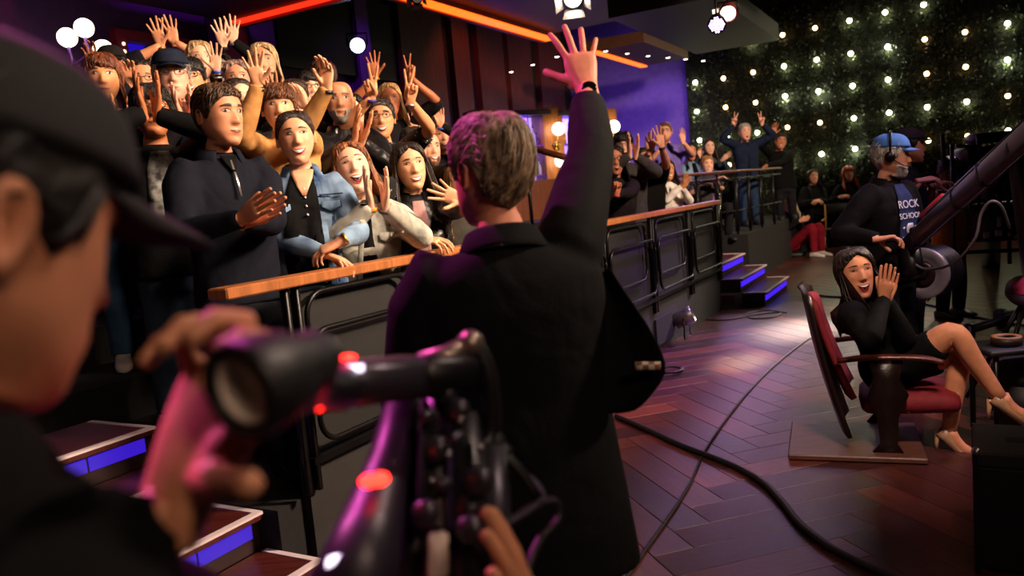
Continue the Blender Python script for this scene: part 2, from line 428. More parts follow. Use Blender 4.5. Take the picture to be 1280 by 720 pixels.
# ------------------------------------------------------------------ people: hands
_HANDS = {}
def hand_template(pose, fine):
    """(t, p, f): t towards the thumb side, p out of the palm, f along the fingers; wrist at the origin"""
    key = (pose, fine)
    if key in _HANDS: return _HANDS[key]
    cfg = {  # splay deg per finger, curl deg per joint for index, middle, ring, pinky; thumb (out deg, fwd deg, bend)
        'open': ((17, 4, -8, -21), ((4, 6, 6), (3, 5, 5), (4, 6, 6), (6, 8, 8)), (52, 14, 10)),
        'flat': ((4, 1, -2, -5), ((3, 6, 6), (3, 5, 5), (3, 6, 6), (4, 6, 6)), (28, 10, 8)),
        'relax': ((7, 2, -3, -8), ((18, 28, 20), (22, 30, 22), (26, 32, 24), (30, 34, 26)), (34, 28, 20)),
        'vsign': ((13, -9, -2, -6), ((2, 4, 4), (2, 4, 4), (80, 95, 60), (80, 95, 60)), (6, 58, 45)),
        'fist': ((2, 1, -1, -3), ((72, 95, 60), (76, 95, 60), (78, 95, 60), (80, 95, 60)), (8, 62, 40)),
        'eyecup': ((10, 3, -4, -10), ((34, 62, 40), (38, 66, 40), (42, 68, 40), (46, 68, 40)), (78, 34, 4)),
        'grip': ((12, 4, -4, -12), ((30, 38, 28), (32, 40, 30), (34, 42, 30), (36, 44, 30)), (40, 48, 18)),
    }[pose]
    mb = MB()
    # palm
    def ring(f, c, w, th, cp=0.0):
        a = np.linspace(0, 2 * math.pi, 16, endpoint=False)
        X = c + w * np.sign(np.cos(a)) * np.abs(np.cos(a)) ** .75; Y = cp + th * np.sign(np.sin(a)) * np.abs(np.sin(a)) ** .85
        return np.stack([X, Y, np.full(16, f)], 1)
    mb.loft([ring(-.030, 0, .0270, .0195), ring(0, 0, .0272, .0190), ring(.018, .001, .0310, .0180, .002), ring(.040, .002, .0370, .0165, .002), ring(.065, .001, .0410, .0145), ring(.086, .000, .0405, .0125, -.001), ring(.097, -.001, .0370, .0095, -.001)])
    mb.ell((.026, .010, .032), (.017, .013, .030), 10, 7)           # ball of the thumb
    bases = ((.0300, -.001, .090), (.0100, -.002, .095), (-.0105, -.001, .091), (-.0295, .001, .082))
    lens = ((.043, .026, .021), (.047, .029, .022), (.043, .027, .021), (.034, .020, .018))
    for b, sp, cu, ln, r in zip(bases, cfg[0], cfg[1], lens, (.0088, .0091, .0086, .0076)):
        b = np.array(b); side = np.array((math.sin(math.radians(sp)), 0, math.cos(math.radians(sp))))
        ang = 0; pts = [b - side * .022, b]; rad = [r * 1.05, r * 1.08]
        for c, l in zip(cu, ln):
            ang += math.radians(c)
            dv = side * math.cos(ang) + np.array((0, 1, 0)) * math.sin(ang)
            pts.append(pts[-1] + dv * l * .5); rad.append(r * .96)
            pts.append(pts[-1] + dv * l * .5); rad.append(r * 1.0)
            r *= .93
        tip = pts[-1] + unit(pts[-1] - pts[-2]) * .004
        pts.append(tip); rad.append(r * .6)
        mb.tube(pts, rad, 10)
    o, f, bd = (math.radians(q) for q in cfg[2])
    dv = np.array((math.sin(o) * math.cos(f), math.sin(f), math.cos(o) * math.cos(f)))
    p0 = np.array((.020, .006, .022)); p1 = p0 + dv * .036
    dv2 = unit(dv * math.cos(bd) + unit(np.array((-.5, .6, .6))) * math.sin(bd)); p2 = p1 + dv2 * .034
    dv3 = unit(dv2 * math.cos(bd) + unit(np.array((-.3, .3, .8))) * math.sin(bd)); p3 = p2 + dv3 * .024
    mb.tube([p0, (p0 + p1) / 2, p1, (p1 + p2) / 2, p2, (p2 + p3) / 2, p3, p3 + dv3 * .005], [.0155, .0145, .0125, .0112, .0112, .0108, .0092, .005], 10)
    ob = mb.build('hand_pattern', BLACK, remesh=.0026 if fine else .0034, sm=4)
    md = ob.modifiers.new('thin', 'DECIMATE'); md.ratio = .30 if fine else .14
    dg = bpy.context.evaluated_depsgraph_get(); me = ob.evaluated_get(dg).to_mesh()
    V = np.array([v.co[:] for v in me.vertices]) + np.array(ob.location)
    F = [tuple(p.vertices) for p in me.polygons]
    ob.evaluated_get(dg).to_mesh_clear()
    me0 = ob.data; bpy.data.objects.remove(ob); bpy.data.meshes.remove(me0)
    _HANDS[key] = (V, F)
    return _HANDS[key]

# ------------------------------------------------------------------ people: whole figure
EYEW = mat('eye_white', 'cbb9ae', 0.35, 0)
PUPIL = mat('lash_black', '0c0706', 0.4, 0)
TEETH = mat('teeth', 'f0e8de', 0.3, 0)
MOUTHD = mat('mouth_dark', '2a0706', 0.6, 0)
def skin_mat(c): return mat('skin', c, 0.55, 0.10, 22.0, 0.0006, 300.0, spec=0.4)
def iris_mat(c): return mat('iris', c, 0.2, 0)
def lip_mat(c): return mat('lip', c, 0.4, 0.05)
def hair_mat(c, c2=None): return mat('hair', c, 0.42, 0.45, 7.0, 0.004, 60.0, stretch=(9, 9, 1.2), col2=c2, spec=0.45)
IRIS = iris_mat('3a2414')
FEET = []
def frame_from(a):
    f = np.array((math.sin(math.radians(a)), -math.cos(math.radians(a)), 0)); r = np.cross(f, (0, 0, 1.0))
    return np.stack([r, f, np.array((0, 0, 1.0))])     # rows: right, forward, up
def rotv(M, pitch, roll):
    r, f, u = M
    p = math.radians(pitch); f2 = f * math.cos(p) + u * math.sin(p); u2 = u * math.cos(p) - f * math.sin(p)
    q = math.radians(roll); r2 = r * math.cos(q) + u2 * math.sin(q); u3 = u2 * math.cos(q) - r * math.sin(q)
    return np.stack([r2, f2, u3])
def ik(S, Wt, l1, l2, pole):
    dv = Wt - S; D = np.linalg.norm(dv); k = D / (l1 + l2 - .004)
    if k > 1: l1 *= k; l2 *= k
    D = max(D, abs(l1 - l2) + .01)
    n = unit(dv); x = (l1 * l1 - l2 * l2 + D * D) / (2 * D); h = math.sqrt(max(0, l1 * l1 - x * x))
    p = pole - n * np.dot(pole, n); return S + n * x + unit(p) * h

# hair lines in head coordinates: azimuth knots (deg) -> lower edge z ; None means hanging
def hair_grid(style, length, na=64, nv=22, res=1.0):
    az = np.radians(np.linspace(-180, 180, na, endpoint=False))
    knots = {'short': ((0, .078), (25, .074), (42, .058), (58, .040), (66, .010), (80, -.012), (92, .014), (112, .012), (128, -.045), (180, -.078)),
             'fringe': ((0, .040), (30, .042), (48, .036), (60, .020), (68, -.004), (82, -.018), (92, .008), (112, .004), (128, -.045), (180, -.080)),
             'recede': ((0, .098), (20, .092), (35, .100), (52, .060), (66, .010), (80, -.008), (92, .014), (112, .012), (128, -.045), (180, -.078)),
             'bald': ((0, .118), (60, .116), (100, .100), (118, .050), (180, .030)),
             'pulled': ((0, .090), (14, .086), (30, .074), (45, .056), (58, .036), (70, .018), (84, .004), (100, .010), (125, -.030), (180, -.070)),
             'long': ((0, .094), (12, .086), (30, .072), (46, .052), (60, .028), (72, .0), (80, -.04), (84, -.06), (180, -.09)),
             'bangs': ((0, .044), (30, .046), (50, .036), (62, .012), (70, -.03), (76, -.06), (180, -.09))}[style]
    ka = np.radians([k[0] for k in knots]); kz = np.array([k[1] for k in knots])
    ss = np.linspace(0, 16, 321)
    Pall = np.zeros((na, nv, 3))
    for j, a in enumerate(az):
        zh = np.interp(abs(a), ka, kz)
        zz = hpoint(ss, a)[:, 2]
        idx = np.argmax(zz <= zh) if (zz <= zh).any() else 320
        se = max(ss[idx], .6)
        hang = style in ('long', 'bangs') and abs(a) > math.radians(72)
        n1 = nv if not hang else nv // 2
        sv = se * np.linspace(0.02, 1, n1); P = hpoint(sv, a)
        nr = P - np.array((0, -.008, .005)); nr[:, 2] *= .8; nr /= np.linalg.norm(nr, axis=1)[:, None]
        top = {'short': .013, 'fringe': .013, 'recede': .010, 'bald': .002, 'pulled': .009, 'long': .012, 'bangs': .014}[style]
        side = {'short': .006, 'fringe': .010, 'recede': .009, 'bald': .003, 'pulled': .006, 'long': .008, 'bangs': .009}[style]
        u = np.linspace(0, 1, n1); th = top * (1 - u) + side * u
        if not hang: th = th * (1 - sstep(u, .86, 1.0) * .8)
        P = P + nr * th[:, None]
        if hang:
            e = P[-1].copy(); tz = -length * (1 + .05 * math.sin(a * 7))
            q = np.linspace(0, 1, nv - n1 + 1)[1:]
            out = np.array((e[0], e[1], 0)); on = out / (np.linalg.norm(out) + 1e-9)
            bel = np.array([e + np.array((0, 0, (tz - e[2]) * t)) + on * (.004 + .022 * math.sin(t * 2.2)) + np.array((0, .010 * t if abs(a) < 1.9 else -.02 * t, 0)) for t in q])
            k = sstep(-bel[:, 2], .14, .25); ty = .124 if abs(a) < 1.62 else -.138
            bel[:, 1] = bel[:, 1] * (1 - k) + k * (ty + .012 * math.sin(a * 5)); bel[:, 0] *= 1 + .18 * k
            P = np.vstack([P, bel])
        Pall[j] = P
    return az, Pall
def add_locks(mb, Pall, count, ln, w, lift, rg, vmin=0.0, vmax=.9, swirl=0.0, seg=5):
    na, nv = Pall.shape[:2]; C = np.array((0, -.01, .0))
    def smp(j, v):
        j = j % na; j0 = int(j); fj = j - j0; v = min(max(v, 0), nv - 1.001); v0 = int(v); fv = v - v0
        a, b = Pall[j0], Pall[(j0 + 1) % na]
        return (a[v0] * (1 - fv) + a[v0 + 1] * fv) * (1 - fj) + (b[v0] * (1 - fv) + b[v0 + 1] * fv) * fj
    for _ in range(count):
        j = rg.uniform(0, na); v = rg.uniform(vmin, vmax) * nv; dl = ln * rg.uniform(.6, 1.3) * nv
        sw = swirl + rg.normal(0, .5); lf = lift * rg.uniform(.3, 1.2); pts = []
        for t in np.linspace(0, 1, seg):
            p = smp(j + sw * t * 3, v + dl * t)
            nrm = unit((p - C) * np.array((1, 1, .8))) if p[2] > -.1 else unit((p - C) * np.array((1, 1, 0)))
            pts.append(p + nrm * (lf * (.15 + math.sin(min(t * 2.2, 1.6)) * .6)))
        ww = w * rg.uniform(.6, 1.3)
        mb.tube(pts, np.array([ww * .7, ww, ww, ww * .8, ww * .15])[:seg] if seg == 5 else ww, 4)

def person(px=None, a=0, ah=None, pitch=0, roll=0, s=1.0, sex='m', skin='c98a68', mouth='closed', hair=('short', '2a1a12'), hl=.30,
           top=None, hands=(), floor=.33, label='', group=None, bw=1.0, bd=1.0, off=(0, 0, 0), glasses=None, cap=None, beard=None, lip=None,
           legs='std', trousers='17171c', shoes='1a1a1c', iris=None, lod=None, H=None, locks=None, name='person', mesh_extra=None, head_w=1.07, brim=1.0, shoulder_drop=0.0):
    d = px[2] if px else 2
    Hc = at(*px) if H is None else np.asarray(H, float)
    if ah is None: ah = a
    if lod is None: lod = 0 if d < 4.7 else (1 if d < 8 else 2)
    res = (1.15, .85, .55)[lod]; rs = random.Random(label); rg = np.random.default_rng(abs(hash(label)) % 1000 if False else sum(map(ord, label)))
    Mt = frame_from(a); Mh = rotv(frame_from(ah), pitch, roll)
    off = np.asarray(off, float)
    PV = np.array((0, -.022, -.105)) * s
    NB = Hc + PV @ Mh + np.array((0, 0, .026 * s))
    def tw(L):                                      # torso-local (unscaled) -> world
        L = np.asarray(L, float) * s; q = (L - PV) @ Mt + NB
        k = np.clip((-np.asarray(L)[..., 2] / s - .18) / .6, 0, 2)
        return q + k[..., None] * off
    def hw(L): return (np.asarray(L, float) * s) @ Mh + Hc
    hipz = tw((0, 0, -.80))
    root_xy = tw((0, 0, -.80))
    root = thing(name, (root_xy[0], root_xy[1], floor), label, 'person', group)
    FEET.append((label[:40], round(Hc[2] + .118 * s - floor, 2), np.round((np.dot(Hc, AU), np.dot(Hc, AW)), 2)))
    # --- body: head and neck, chest, arms, hands in one mesh
    body = MB()
    V, F, MI, Wn, bvh = head_template(sex, mouth, res)
    V = V.copy(); V[:, 0] *= np.where(Wn > .99, head_w, 1)
    ww = Wn[:, None]
    body.add(hw(V) * ww + tw(V) * (1 - ww), F); body.m = list(MI)
    wid = (1.0 if sex == 'm' else .90) * bw
    top = dict(top or {}); col = top.get('col', '202024'); sl = top.get('sleeve', 'long'); bulk = top.get('bulk', .013)
    cm = top.get('mat') or cloth(col, **top.get('kw', {}))
    shirt = MB()
    hem = top.get('hem', -.80)
    fem = sex == 'f'
    TR = [(-.176, .064, .024, -.086), (-.196, .082, .034, -.092), (-.214, .118, .046, -.098), (-.236, .160, .060, -.108), (-.265, .186, .075, -.116), (-.33, .190, .098, -.122),
          (-.42, .178, .122 if fem else .112, -.112), (-.55, .152 if fem else .166, .098 if fem else .105, -.096), (-.66, .160 if fem else .168, .104, -.100), (hem, .178, .108, -.112)]
    ang = np.linspace(0, 2 * math.pi, 28, endpoint=False)
    rings = []
    for i, (z, w, yf, yb) in enumerate(TR):
        z = z if z > -.3 else z
        w = w * (wid if i > 1 else 1) + (bulk if i > 1 else 0); yf = yf * (bd if i > 1 else 1) + bulk * .6; yb = yb * (bd if i > 1 else 1) - bulk * .6
        if i > 1 and i < 5: z -= shoulder_drop
        c, sn = np.cos(ang), np.sin(ang); yc = (yf + yb) / 2; hy = (yf - yb) / 2
        rings.append(tw(np.stack([w * np.sign(sn) * np.abs(sn) ** .85, yc + hy * np.sign(c) * np.abs(c) ** .85, np.full(28, z) + (.012 * (1 - c) / 2 if i < 2 else 0)], 1)))
    shirt.loft(rings)
    wrists = {}
    hs = list(hands); specs = {}
    for h in hs:
        if h[0] == 'C':                                       # clapping: palms meet at the point
            _, x, y, dd, Fv = h[:5]; P0 = at(x, y, dd); Fv = unit(Fv); rt = Mt[0]
            rt = unit(rt - Fv * np.dot(rt, Fv)); gap = h[5] if len(h) > 5 else .022
            specs['R'] = (P0 + rt * gap - Fv * .085 * s, unit(Fv + rt * .10), -rt, 'flat'); specs['L'] = (P0 - rt * gap - Fv * .10 * s, unit(Fv - rt * .16), rt, 'flat')
        else:
            sd, x, y, dd, Fv, Pv, pose = h[:7]
            specs[sd] = (at(x, y, dd) if y is not None else np.asarray(x, float), unit(Fv), unit(Pv), pose) + tuple(h[7:])
    for sd, sg in (('R', 1), ('L', -1)):
        sh = np.array((sg * (.172 * wid), -.018, -.262 - shoulder_drop))
        if sd in specs: wr, Fv, Pv, pose = specs[sd][:4]; pole = specs[sd][4] if len(specs[sd]) > 4 else None
        else:
            wr = tw((sg * (.235 * wid + .03), .05, -.80)); Fv = np.array((0, 0, -1.0)); Pv = -sg * Mt[0]; pose = 'relax'; pole = None
        S0 = tw(sh)
        upk = np.clip((wr[2] - S0[2]) / (.4 * s), 0, 1)
        S1 = tw(sh + np.array((-sg * .022 * upk, .01 * upk, .050 * upk)))
        pl = np.asarray(pole, float) if pole is not None else Mt[0] * sg * (.8 + .4 * upk) - Mt[2] * (.9 - .75 * upk) - Mt[1] * (.25 - .5 * upk)
        E = ik(S1, wr, .295 * s, .265 * s, pl)
        n = (16, 12, 9)[lod]
        path = spline([S1, S1 * .35 + E * .65, E, E * .45 + wr * .55, wr], n)
        t = np.linspace(0, 1, n)
        rad = np.interp(t, (0, .2, .45, .5, .62, .85, 1), (.052, .046, .039, .038, .040, .030, .0245)) * s * (1 if sex == 'm' else .9)
        nn = (14, 12, 8)[lod]
        body.tube(path, rad, nn)
        Fv = unit(Fv); Pv = unit(Pv - Fv * np.dot(Pv, Fv)); Tv = np.cross(Fv, Pv) if sd == 'R' else np.cross(Pv, Fv)
        HV, HF = hand_template(pose, lod == 0 and s > 0)
        hsz = s * (1.0 if sex == 'm' else .92) * (top.get('hand', 1.0))
        HVw = wr + hsz * (HV[:, 0:1] * Tv + HV[:, 1:2] * Pv + HV[:, 2:3] * Fv)
        body.add(HVw, HF if sd == 'L' else [tuple(reversed(q)) for q in HF])
        wrists[sd] = (wr, Fv, Pv, Tv, path, rad)
        cut = {'long': .97, 'roll': .72, 'half': .52, 'short': .36, 'none': .10}[sl]
        if 'cut' in top: cut = top['cut']
        k = max(3, int(round(cut * (n - 1))) + 1)
        sb = top.get('sb', .016)
        srad = rad[:k] + np.interp(t[:k], (0, .3, 1), (sb + .014, sb + .004, sb * .8))
        p0 = tw(sh * np.array((.55, 1, 1)) + np.array((0, 0, -.03)))
        shirt.tube(np.vstack([p0, path[:k]]), np.concatenate([[.075 * s], srad]), 14)
        wrists[sd + 'cuff'] = (path[k - 1], srad[-1])
    raw = BVHTree.FromPolygons([tuple(v) for v in shirt.verts()], shirt.f)
    sk = skin_mat(skin)
    bmats = [sk, EYEW, iris_mat(iris) if iris else IRIS, hair_mat(beard or (hair[1] if hair[0] != 'none' else '3a2a20')), lip_mat(lip or ('a8564c' if sex == 'f' else '9a5a4c')), TEETH, MOUTHD, PUPIL]
    if mesh_extra: mesh_extra(body, tw, hw)
    bo = body.build('body', bmats, root)
    vox = (.012, .016, .026)[lod] * s
    so = shirt.build(top.get('name', 'shirt'), cm, root, remesh=vox, sm=3)
    # --- panels on the chest (open jacket front, print, placket): rows of (z, x_left, x_right) in torso units
    fdir = Mt[1]
    def chest(rows, nm, m, o=.010, nx=7, parent=None, thick=.004):
        g = []
        for z, x0, x1 in rows:
            r = []
            for x in np.linspace(x0, x1, nx):
                p = tw((x, 0, z)); st = p + fdir * .6
                hit = raw.ray_cast(Vector(st), Vector(-fdir))
                q = np.array(hit[0]) if hit[0] is not None else p + fdir * .1
                r.append(q + fdir * o)
            g.append(r)
        q = MB(); q.grid(g); return q.build(nm, m, parent or root, solid=thick)
    for pn in top.get('panels', ()):
        chest(pn['rows'], pn['name'], pn['mat'], pn.get('o', .010))
    for bt in top.get('buttons', ()):
        p = tw((bt[0], 0, bt[1])); hit = raw.ray_cast(Vector(p + fdir * .6), Vector(-fdir)); q = np.array(hit[0]) if hit[0] is not None else p
        b = MB(); b.ell(q + fdir * .014, .006, 8, 5); b.build('button', bt[2] if len(bt) > 2 else mat('button', 'd8d0c4', .3, 0), root)
    if top.get('collar'):
        cz = top.get('collar_h', .034); gp = math.radians(top.get('collar_gap', 26)); g = []
        for th in np.linspace(gp, 2 * math.pi - gp, 26):
            fr = (1 + math.cos(th)) / 2; r = []
            for (dz, ex) in ((-.012, .010), (cz * .55, .006), (cz, .012), (cz * .8, .022), (-.004, .036), (-.016 - .03 * fr, .044 + .01 * fr)):
                L = np.array((math.sin(th) * (.060 + ex), -.031 + math.cos(th) * (.055 + ex), -.182 + dz - .020 * fr + .012 * (1 - fr))); r.append(tw(L))
            g.append(r)
        q = MB(); q.grid(g); q.build('collar', top['collar'], root, solid=.004)
    # --- hair
    if hair[0] != 'none':
        st = hair[0]; hm = hair_mat(hair[1], hair[2] if len(hair) > 2 else None)
        azg, Pall = hair_grid(st, hl, (72, 56, 40)[lod], (24, 20, 14)[lod])
        jit = 1 + rg.normal(0, .012, Pall.shape[:2]); jit[:, :2] = 1
        vv = np.linspace(0, 1, Pall.shape[1])[None]; wv = .05 if st in ('long', 'bangs') else 0
        ridge = 1 + .018 * np.sin(azg * 13 + rg.uniform(0, 6))[:, None] * vv + wv * np.sin(azg[:, None] * 4 + vv * 17) * np.clip(vv * 2 - .9, 0, 1)
        Q = (Pall - np.array((0, -.01, 0))) * (jit * ridge)[..., None] + np.array((0, -.01, 0)); Q[..., 2] = Pall[..., 2] + (Q[..., 2] - Pall[..., 2]) * .3
        Q[..., 0] *= head_w
        def hb(L):
            W2 = (1 - sstep(-L[..., 2], .10, .26) * .85)[..., None]
            return hw(L) * W2 + tw(L) * (1 - W2)
        hm_b = MB(); hm_b.grid(np.concatenate([Q, Q[:1]], 0))
        lk = locks if locks is not None else {0: (700 if st in ('short', 'fringe', 'recede') else 420), 1: 200, 2: 0}[lod]
        if lk and st != 'bald':
            if st in ('long', 'bangs'): add_locks(hm_b, Q, lk, .40, .0032, .005, rg, .02, .64)
            elif st == 'pulled': add_locks(hm_b, Q, lk, .25, .0018, .002, rg, .0, .75)
            else: add_locks(hm_b, Q, lk, .20, .0021, .008, rg, .0, .82, swirl=.8)
        hm_b.v = [hb(np.concatenate(hm_b.v))]
        if st == 'pulled':
            hm_b.ell(hw((0, -.118, -.01)), .036 * s, 14, 9)
        hm_b.build('hair', hm, root, solid=.003)
    if beard:
        g = []
        for sv in np.linspace(8.3, 13.4, 12):
            g.append([hpoint(sv, q) + unit(hpoint(sv, q) - np.array((0, .01, -.05))) * (.006 + .005 * G(q, 0, .6)) for q in np.radians(np.linspace(-78, 78, 26))])
        g = np.array(g); g[..., 2] -= {'closed': 0, 'smile': .003, 'open': .012, 'o': .008}[mouth]
        q = MB()
        keep = lambda i, j: not (abs(g[i, j, 0]) < .024 and g[i, j, 2] > -.086) and not (g[i, j, 2] > -.052 and abs(g[i, j, 0]) < .030)
        nb_ = [(i, j) for i in range(11) for j in range(25) if keep(i, j)]
        idx = g.reshape(-1, 3); q.add(hw(idx), [(i * 26 + j, i * 26 + j + 1, (i + 1) * 26 + j + 1, (i + 1) * 26 + j) for i, j in nb_])
        q.build('beard', hair_mat(beard), root, solid=.004)
    if glasses:
        q = MB(); gm = mat('glasses_frame', glasses, .3, 0, metal=.3)
        for sg in (-1, 1):
            tt = np.linspace(0, 2 * math.pi, 17)
            pts = [(sg * .033 + .0225 * np.sign(math.cos(u)) * abs(math.cos(u)) ** .8, .1005 - .004 * abs(math.cos(u)), .014 + .0165 * np.sign(math.sin(u)) * abs(math.sin(u)) ** .8) for u in tt]
            q.tube(hw(pts), .0019 * s, 6)
            q.tube(hw([(sg * .056, .098, .018), (sg * .074, .06, .016), (sg * .079, .0, .012), (sg * .078, -.02, .002)]), .0018 * s, 5)
        q.tube(hw([(-.011, .101, .018), (0, .104, .020), (.011, .101, .018)]), .0018 * s, 5)
        q.build('glasses', gm, root)
    if cap:
        q = MB(); g = []
        for sv in np.linspace(.05, 4.15, 12):
            P = hpoint(sv, np.linspace(0, 2 * math.pi, 40, endpoint=False)); nr = P / np.linalg.norm(P, axis=1)[:, None]
            P = P + nr * .016; P[:, 2] = P[:, 2] + .010
            g.append(hw(P * np.array((head_w, 1, 1))))
        q.loft(g)
        br = []
        for r in np.linspace(0, 1, 7):
            br.append([hw((x * (.070 - .010 * r * r), (.088 * math.sqrt(max(.02, 1 - (x * .80) ** 2)) + brim * r * .068 * math.sqrt(max(.04, 1 - x * x * .9))), .060 - .018 * r - .012 * x * x)) for x in np.linspace(-1, 1, 17)])
        co = q.build('cap', cap if not isinstance(cap, str) else cloth(cap, fold=.0), root)
        q2 = MB(); q2.grid(br); q2.build('cap_brim', cap if not isinstance(cap, str) else cloth(cap, fold=.0), co, solid=.004, origin=None)
        q3 = MB(); q3.ell(hw((0, -.008, .146)), (.008, .008, .005), 8, 5); q3.build('cap_button', cap if not isinstance(cap, str) else cloth(cap, fold=.0), co)
    # --- wrist bands and watches: ('R'|'L', material, width)
    for bnd in top.get('bands', ()):
        sd, m, w = bnd[:3]; wr, Fv, Pv, Tv, path, rad = wrists[sd]; posb = bnd[3] if len(bnd) > 3 else -.012
        q = MB(); ws = []
        for k in np.linspace(0, 2 * math.pi, 21): ws.append(wr + Fv * posb * s + s * (.0300 * math.cos(k) * Tv + .0225 * math.sin(k) * Pv))
        q.tube(ws, [(.0025, w)] * 21, 8, flat=None) if False else [q.cyl(wr + Fv * (posb - w / 2) * s, wr + Fv * (posb + w / 2) * s, .0292 * s, .0285 * s, 18)]
        bo_ = q.build(bnd[4] if len(bnd) > 4 else 'wristband', m, root)
        if len(bnd) > 5:
            q = MB(); c = wr + Fv * posb * s - Pv * .026 * s; q.lathe(c, [(.019 * s, 0), (.021 * s, .003 * s), (.021 * s, .009 * s), (.017 * s, .011 * s)], 18, 0, -Pv); q.build('watch_face', bnd[5], bo_)
    # --- legs
    if legs == 'std':
        hz = hipz[2] + .06 * s; L = hz - floor - .05
        tr = MB(); lg = []
        r0, f0 = Mt[0] * s, Mt[1] * s
        hb0 = np.array((hipz[0], hipz[1], 0))
        a2 = np.linspace(0, 2 * math.pi, 18, endpoint=False)
        tr.loft([hb0 + np.array((0, 0, zz)) + np.outer(np.cos(a2) * w * wid, r0) + np.outer(np.sin(a2) * w * .66, f0) for zz, w in ((hz + .06, .150), (hz - .02, .168), (hz - .12, .165))])
        for sg in (-1, 1):
            h = hb0 + r0 * sg * .085 * wid
            pts = [h + np.array((0, 0, hz - .03)), h + np.array((0, 0, hz - .25 * L)), h + r0 * sg * .012 + f0 * .01 + np.array((0, 0, floor + .52 * L)), h + r0 * sg * .018 - f0 * .01 + np.array((0, 0, floor + .07))]
            tr.tube(spline(pts, 10), np.linspace(.092, .062, 10) * s, 12)
            shp = MB(); ft = h + r0 * sg * .02; ft[2] = floor
            shp.loft(shoe_rings(ft, f0 / s, r0 / s, s))
            shp.build('shoe', mat('shoe', shoes, .5, .1), root)
        tr.build('trousers', cloth(trousers), root, remesh=.026, sm=3)
    elif callable(legs):
        legs(root, tw, Mt, s)
    return dict(root=root, tw=tw, hw=hw, Mt=Mt, Mh=Mh, wr=wrists, chest=chest, raw=raw)
def shoe_rings(ft, f, r, s=1.0):
    """sole centre under the ankle, forward and right vectors"""
    f = unit(f); r = unit(r); u = np.cross(r, f); out = []
    a2 = np.linspace(0, 2 * math.pi, 14, endpoint=False)
    for y, w, h in ((-.085, .012, .03), (-.080, .032, .07), (-.04, .038, .095), (.01, .038, .095), (.06, .042, .070), (.12, .046, .052), (.16, .040, .042), (.182, .016, .026)):
        c, sn = np.cos(a2), np.sin(a2)
        z = h / 2 + h / 2 * np.sign(sn) * np.abs(sn) ** .6
        out.append(ft + s * (y * f + np.outer(w * np.sign(c) * np.abs(c) ** .7, r) + np.outer(z, u)))
    return out
for _p in ('open', 'flat', 'relax', 'vsign', 'fist', 'grip', 'eyecup'):
    for _q in (True, False): hand_template(_p, _q)
# ================================================================== the room
AX = np.stack([AU, AW, np.array((0, 0, 1.0))])
def rbox(mb, a0, a1, b0, b1, z0, z1, mi=0, bev=0.0):
    mb.box(R((a0 + a1) / 2, (b0 + b1) / 2, (z0 + z1) / 2), (abs(a1 - a0), abs(b1 - b0), abs(z1 - z0)), mi, AX, bev)
def on_a(x, y, a0):
    v = C_F + (x - 640) / FPX * C_R + (360 - y) / FPX * C_U
    return C_P + v * ((a0 - np.dot(C_P, AU)) / np.dot(v, AU))
def on_b(x, y, b0):
    v = C_F + (x - 640) / FPX * C_R + (360 - y) / FPX * C_U
    return C_P + v * ((b0 - np.dot(C_P, AW)) / np.dot(v, AW))
def ab(p): return float(np.dot(p, AU)), float(np.dot(p, AW)), float(p[2])
HEDGE_A = 16.5; BACK_B = -7.4; RAIL_B = -2.36; RAIL_Z = 1.268
DARKWALL = mat('dark_studio_paint', '17101a', 0.8, 0.15)
def struct(name, mb, m, **k): return tag(mb.build(name, m, smooth=False, **k), kind='structure')
q = MB(); rbox(q, -4.2, HEDGE_A + .5, BACK_B - .2, 8.2, -.12, -.024); floor_o = struct('floor', q, mat('dark_subfloor', '120809', .6, .2))
q = MB(); rbox(q, -4.2, HEDGE_A + .5, BACK_B - .2, 8.2, 6.0, 6.1); struct('ceiling', q, mat('black_ceiling', '0a080a', .9, .1))
q = MB(); rbox(q, -4.2, HEDGE_A + .3, BACK_B - .2, BACK_B, 0, 6); struct('wall_left', q, mat('plum_wall_paint', '4a2868', .75, .12))
q = MB(); rbox(q, -4.2, HEDGE_A + .3, 8.0, 8.2, 0, 6); struct('wall_right', q, DARKWALL)
q = MB(); rbox(q, -4.2, -4.0, BACK_B, 8, 0, 6); struct('wall_back', q, DARKWALL)
q = MB(); rbox(q, HEDGE_A + .15, HEDGE_A + .4, BACK_B, 8, 0, 6); wall_front = struct('wall_front', q, mat('violet_wall_paint', '7258b0', .7, .10))

# herringbone wood floor, laid at 45 degrees to the barrier
PLK = [wood('dark_stained_plank', c, .33, (1.2, 16, 16), .30, objrand=.35) for c in ('4a2220', '3a1a1a', '5a2a22')]
pl, pw = .94, .185
A45 = YAW - math.pi / 4
cells = []
e1 = np.array((math.cos(A45), math.sin(A45), 0)); e2 = np.array((-e1[1], e1[0], 0))
ORG = ground(950, 560)
def vis(p):
    v = p - C_P; d = v @ C_F
    if d < .4: return None
    return 640 + FPX * (v @ C_R) / d, 360 - FPX * (v @ C_U) / d, d
for i in range(-70, 70):
    for j in range(-14, 14):
        for k in (0, 1):
            o = (i * pw + j * pl, i * pw - j * pl)
            c = (o[0] + pl / 2, o[1] + pw / 2) if k == 0 else (o[0] + pw / 2, o[1] + pw + pl / 2)
            p = ORG + e1 * c[0] + e2 * c[1]; a_, b_ = np.dot(p, AU), np.dot(p, AW)
            if b_ < -2.75 or b_ > 6.5 or a_ > HEDGE_A or a_ < 1.0: continue
            v = vis(p)
            if v is None or v[0] < -60 or v[0] > 1380 or v[1] > 860: continue
            cells.append((v[2] if v[0] > 760 else v[2] + 9, k, p))
cells.sort(key=lambda c: c[0])
pm = []
for mi, mm in enumerate(PLK):
    q = MB(); q.box((0, 0, -.012), (pl - .003, pw - .003, .024), 0, None, .0015)
    me = q.build('plank', mm, smooth=False, origin=(0, 0, 0)); pm.append(me.data); bpy.data.objects.remove(me)
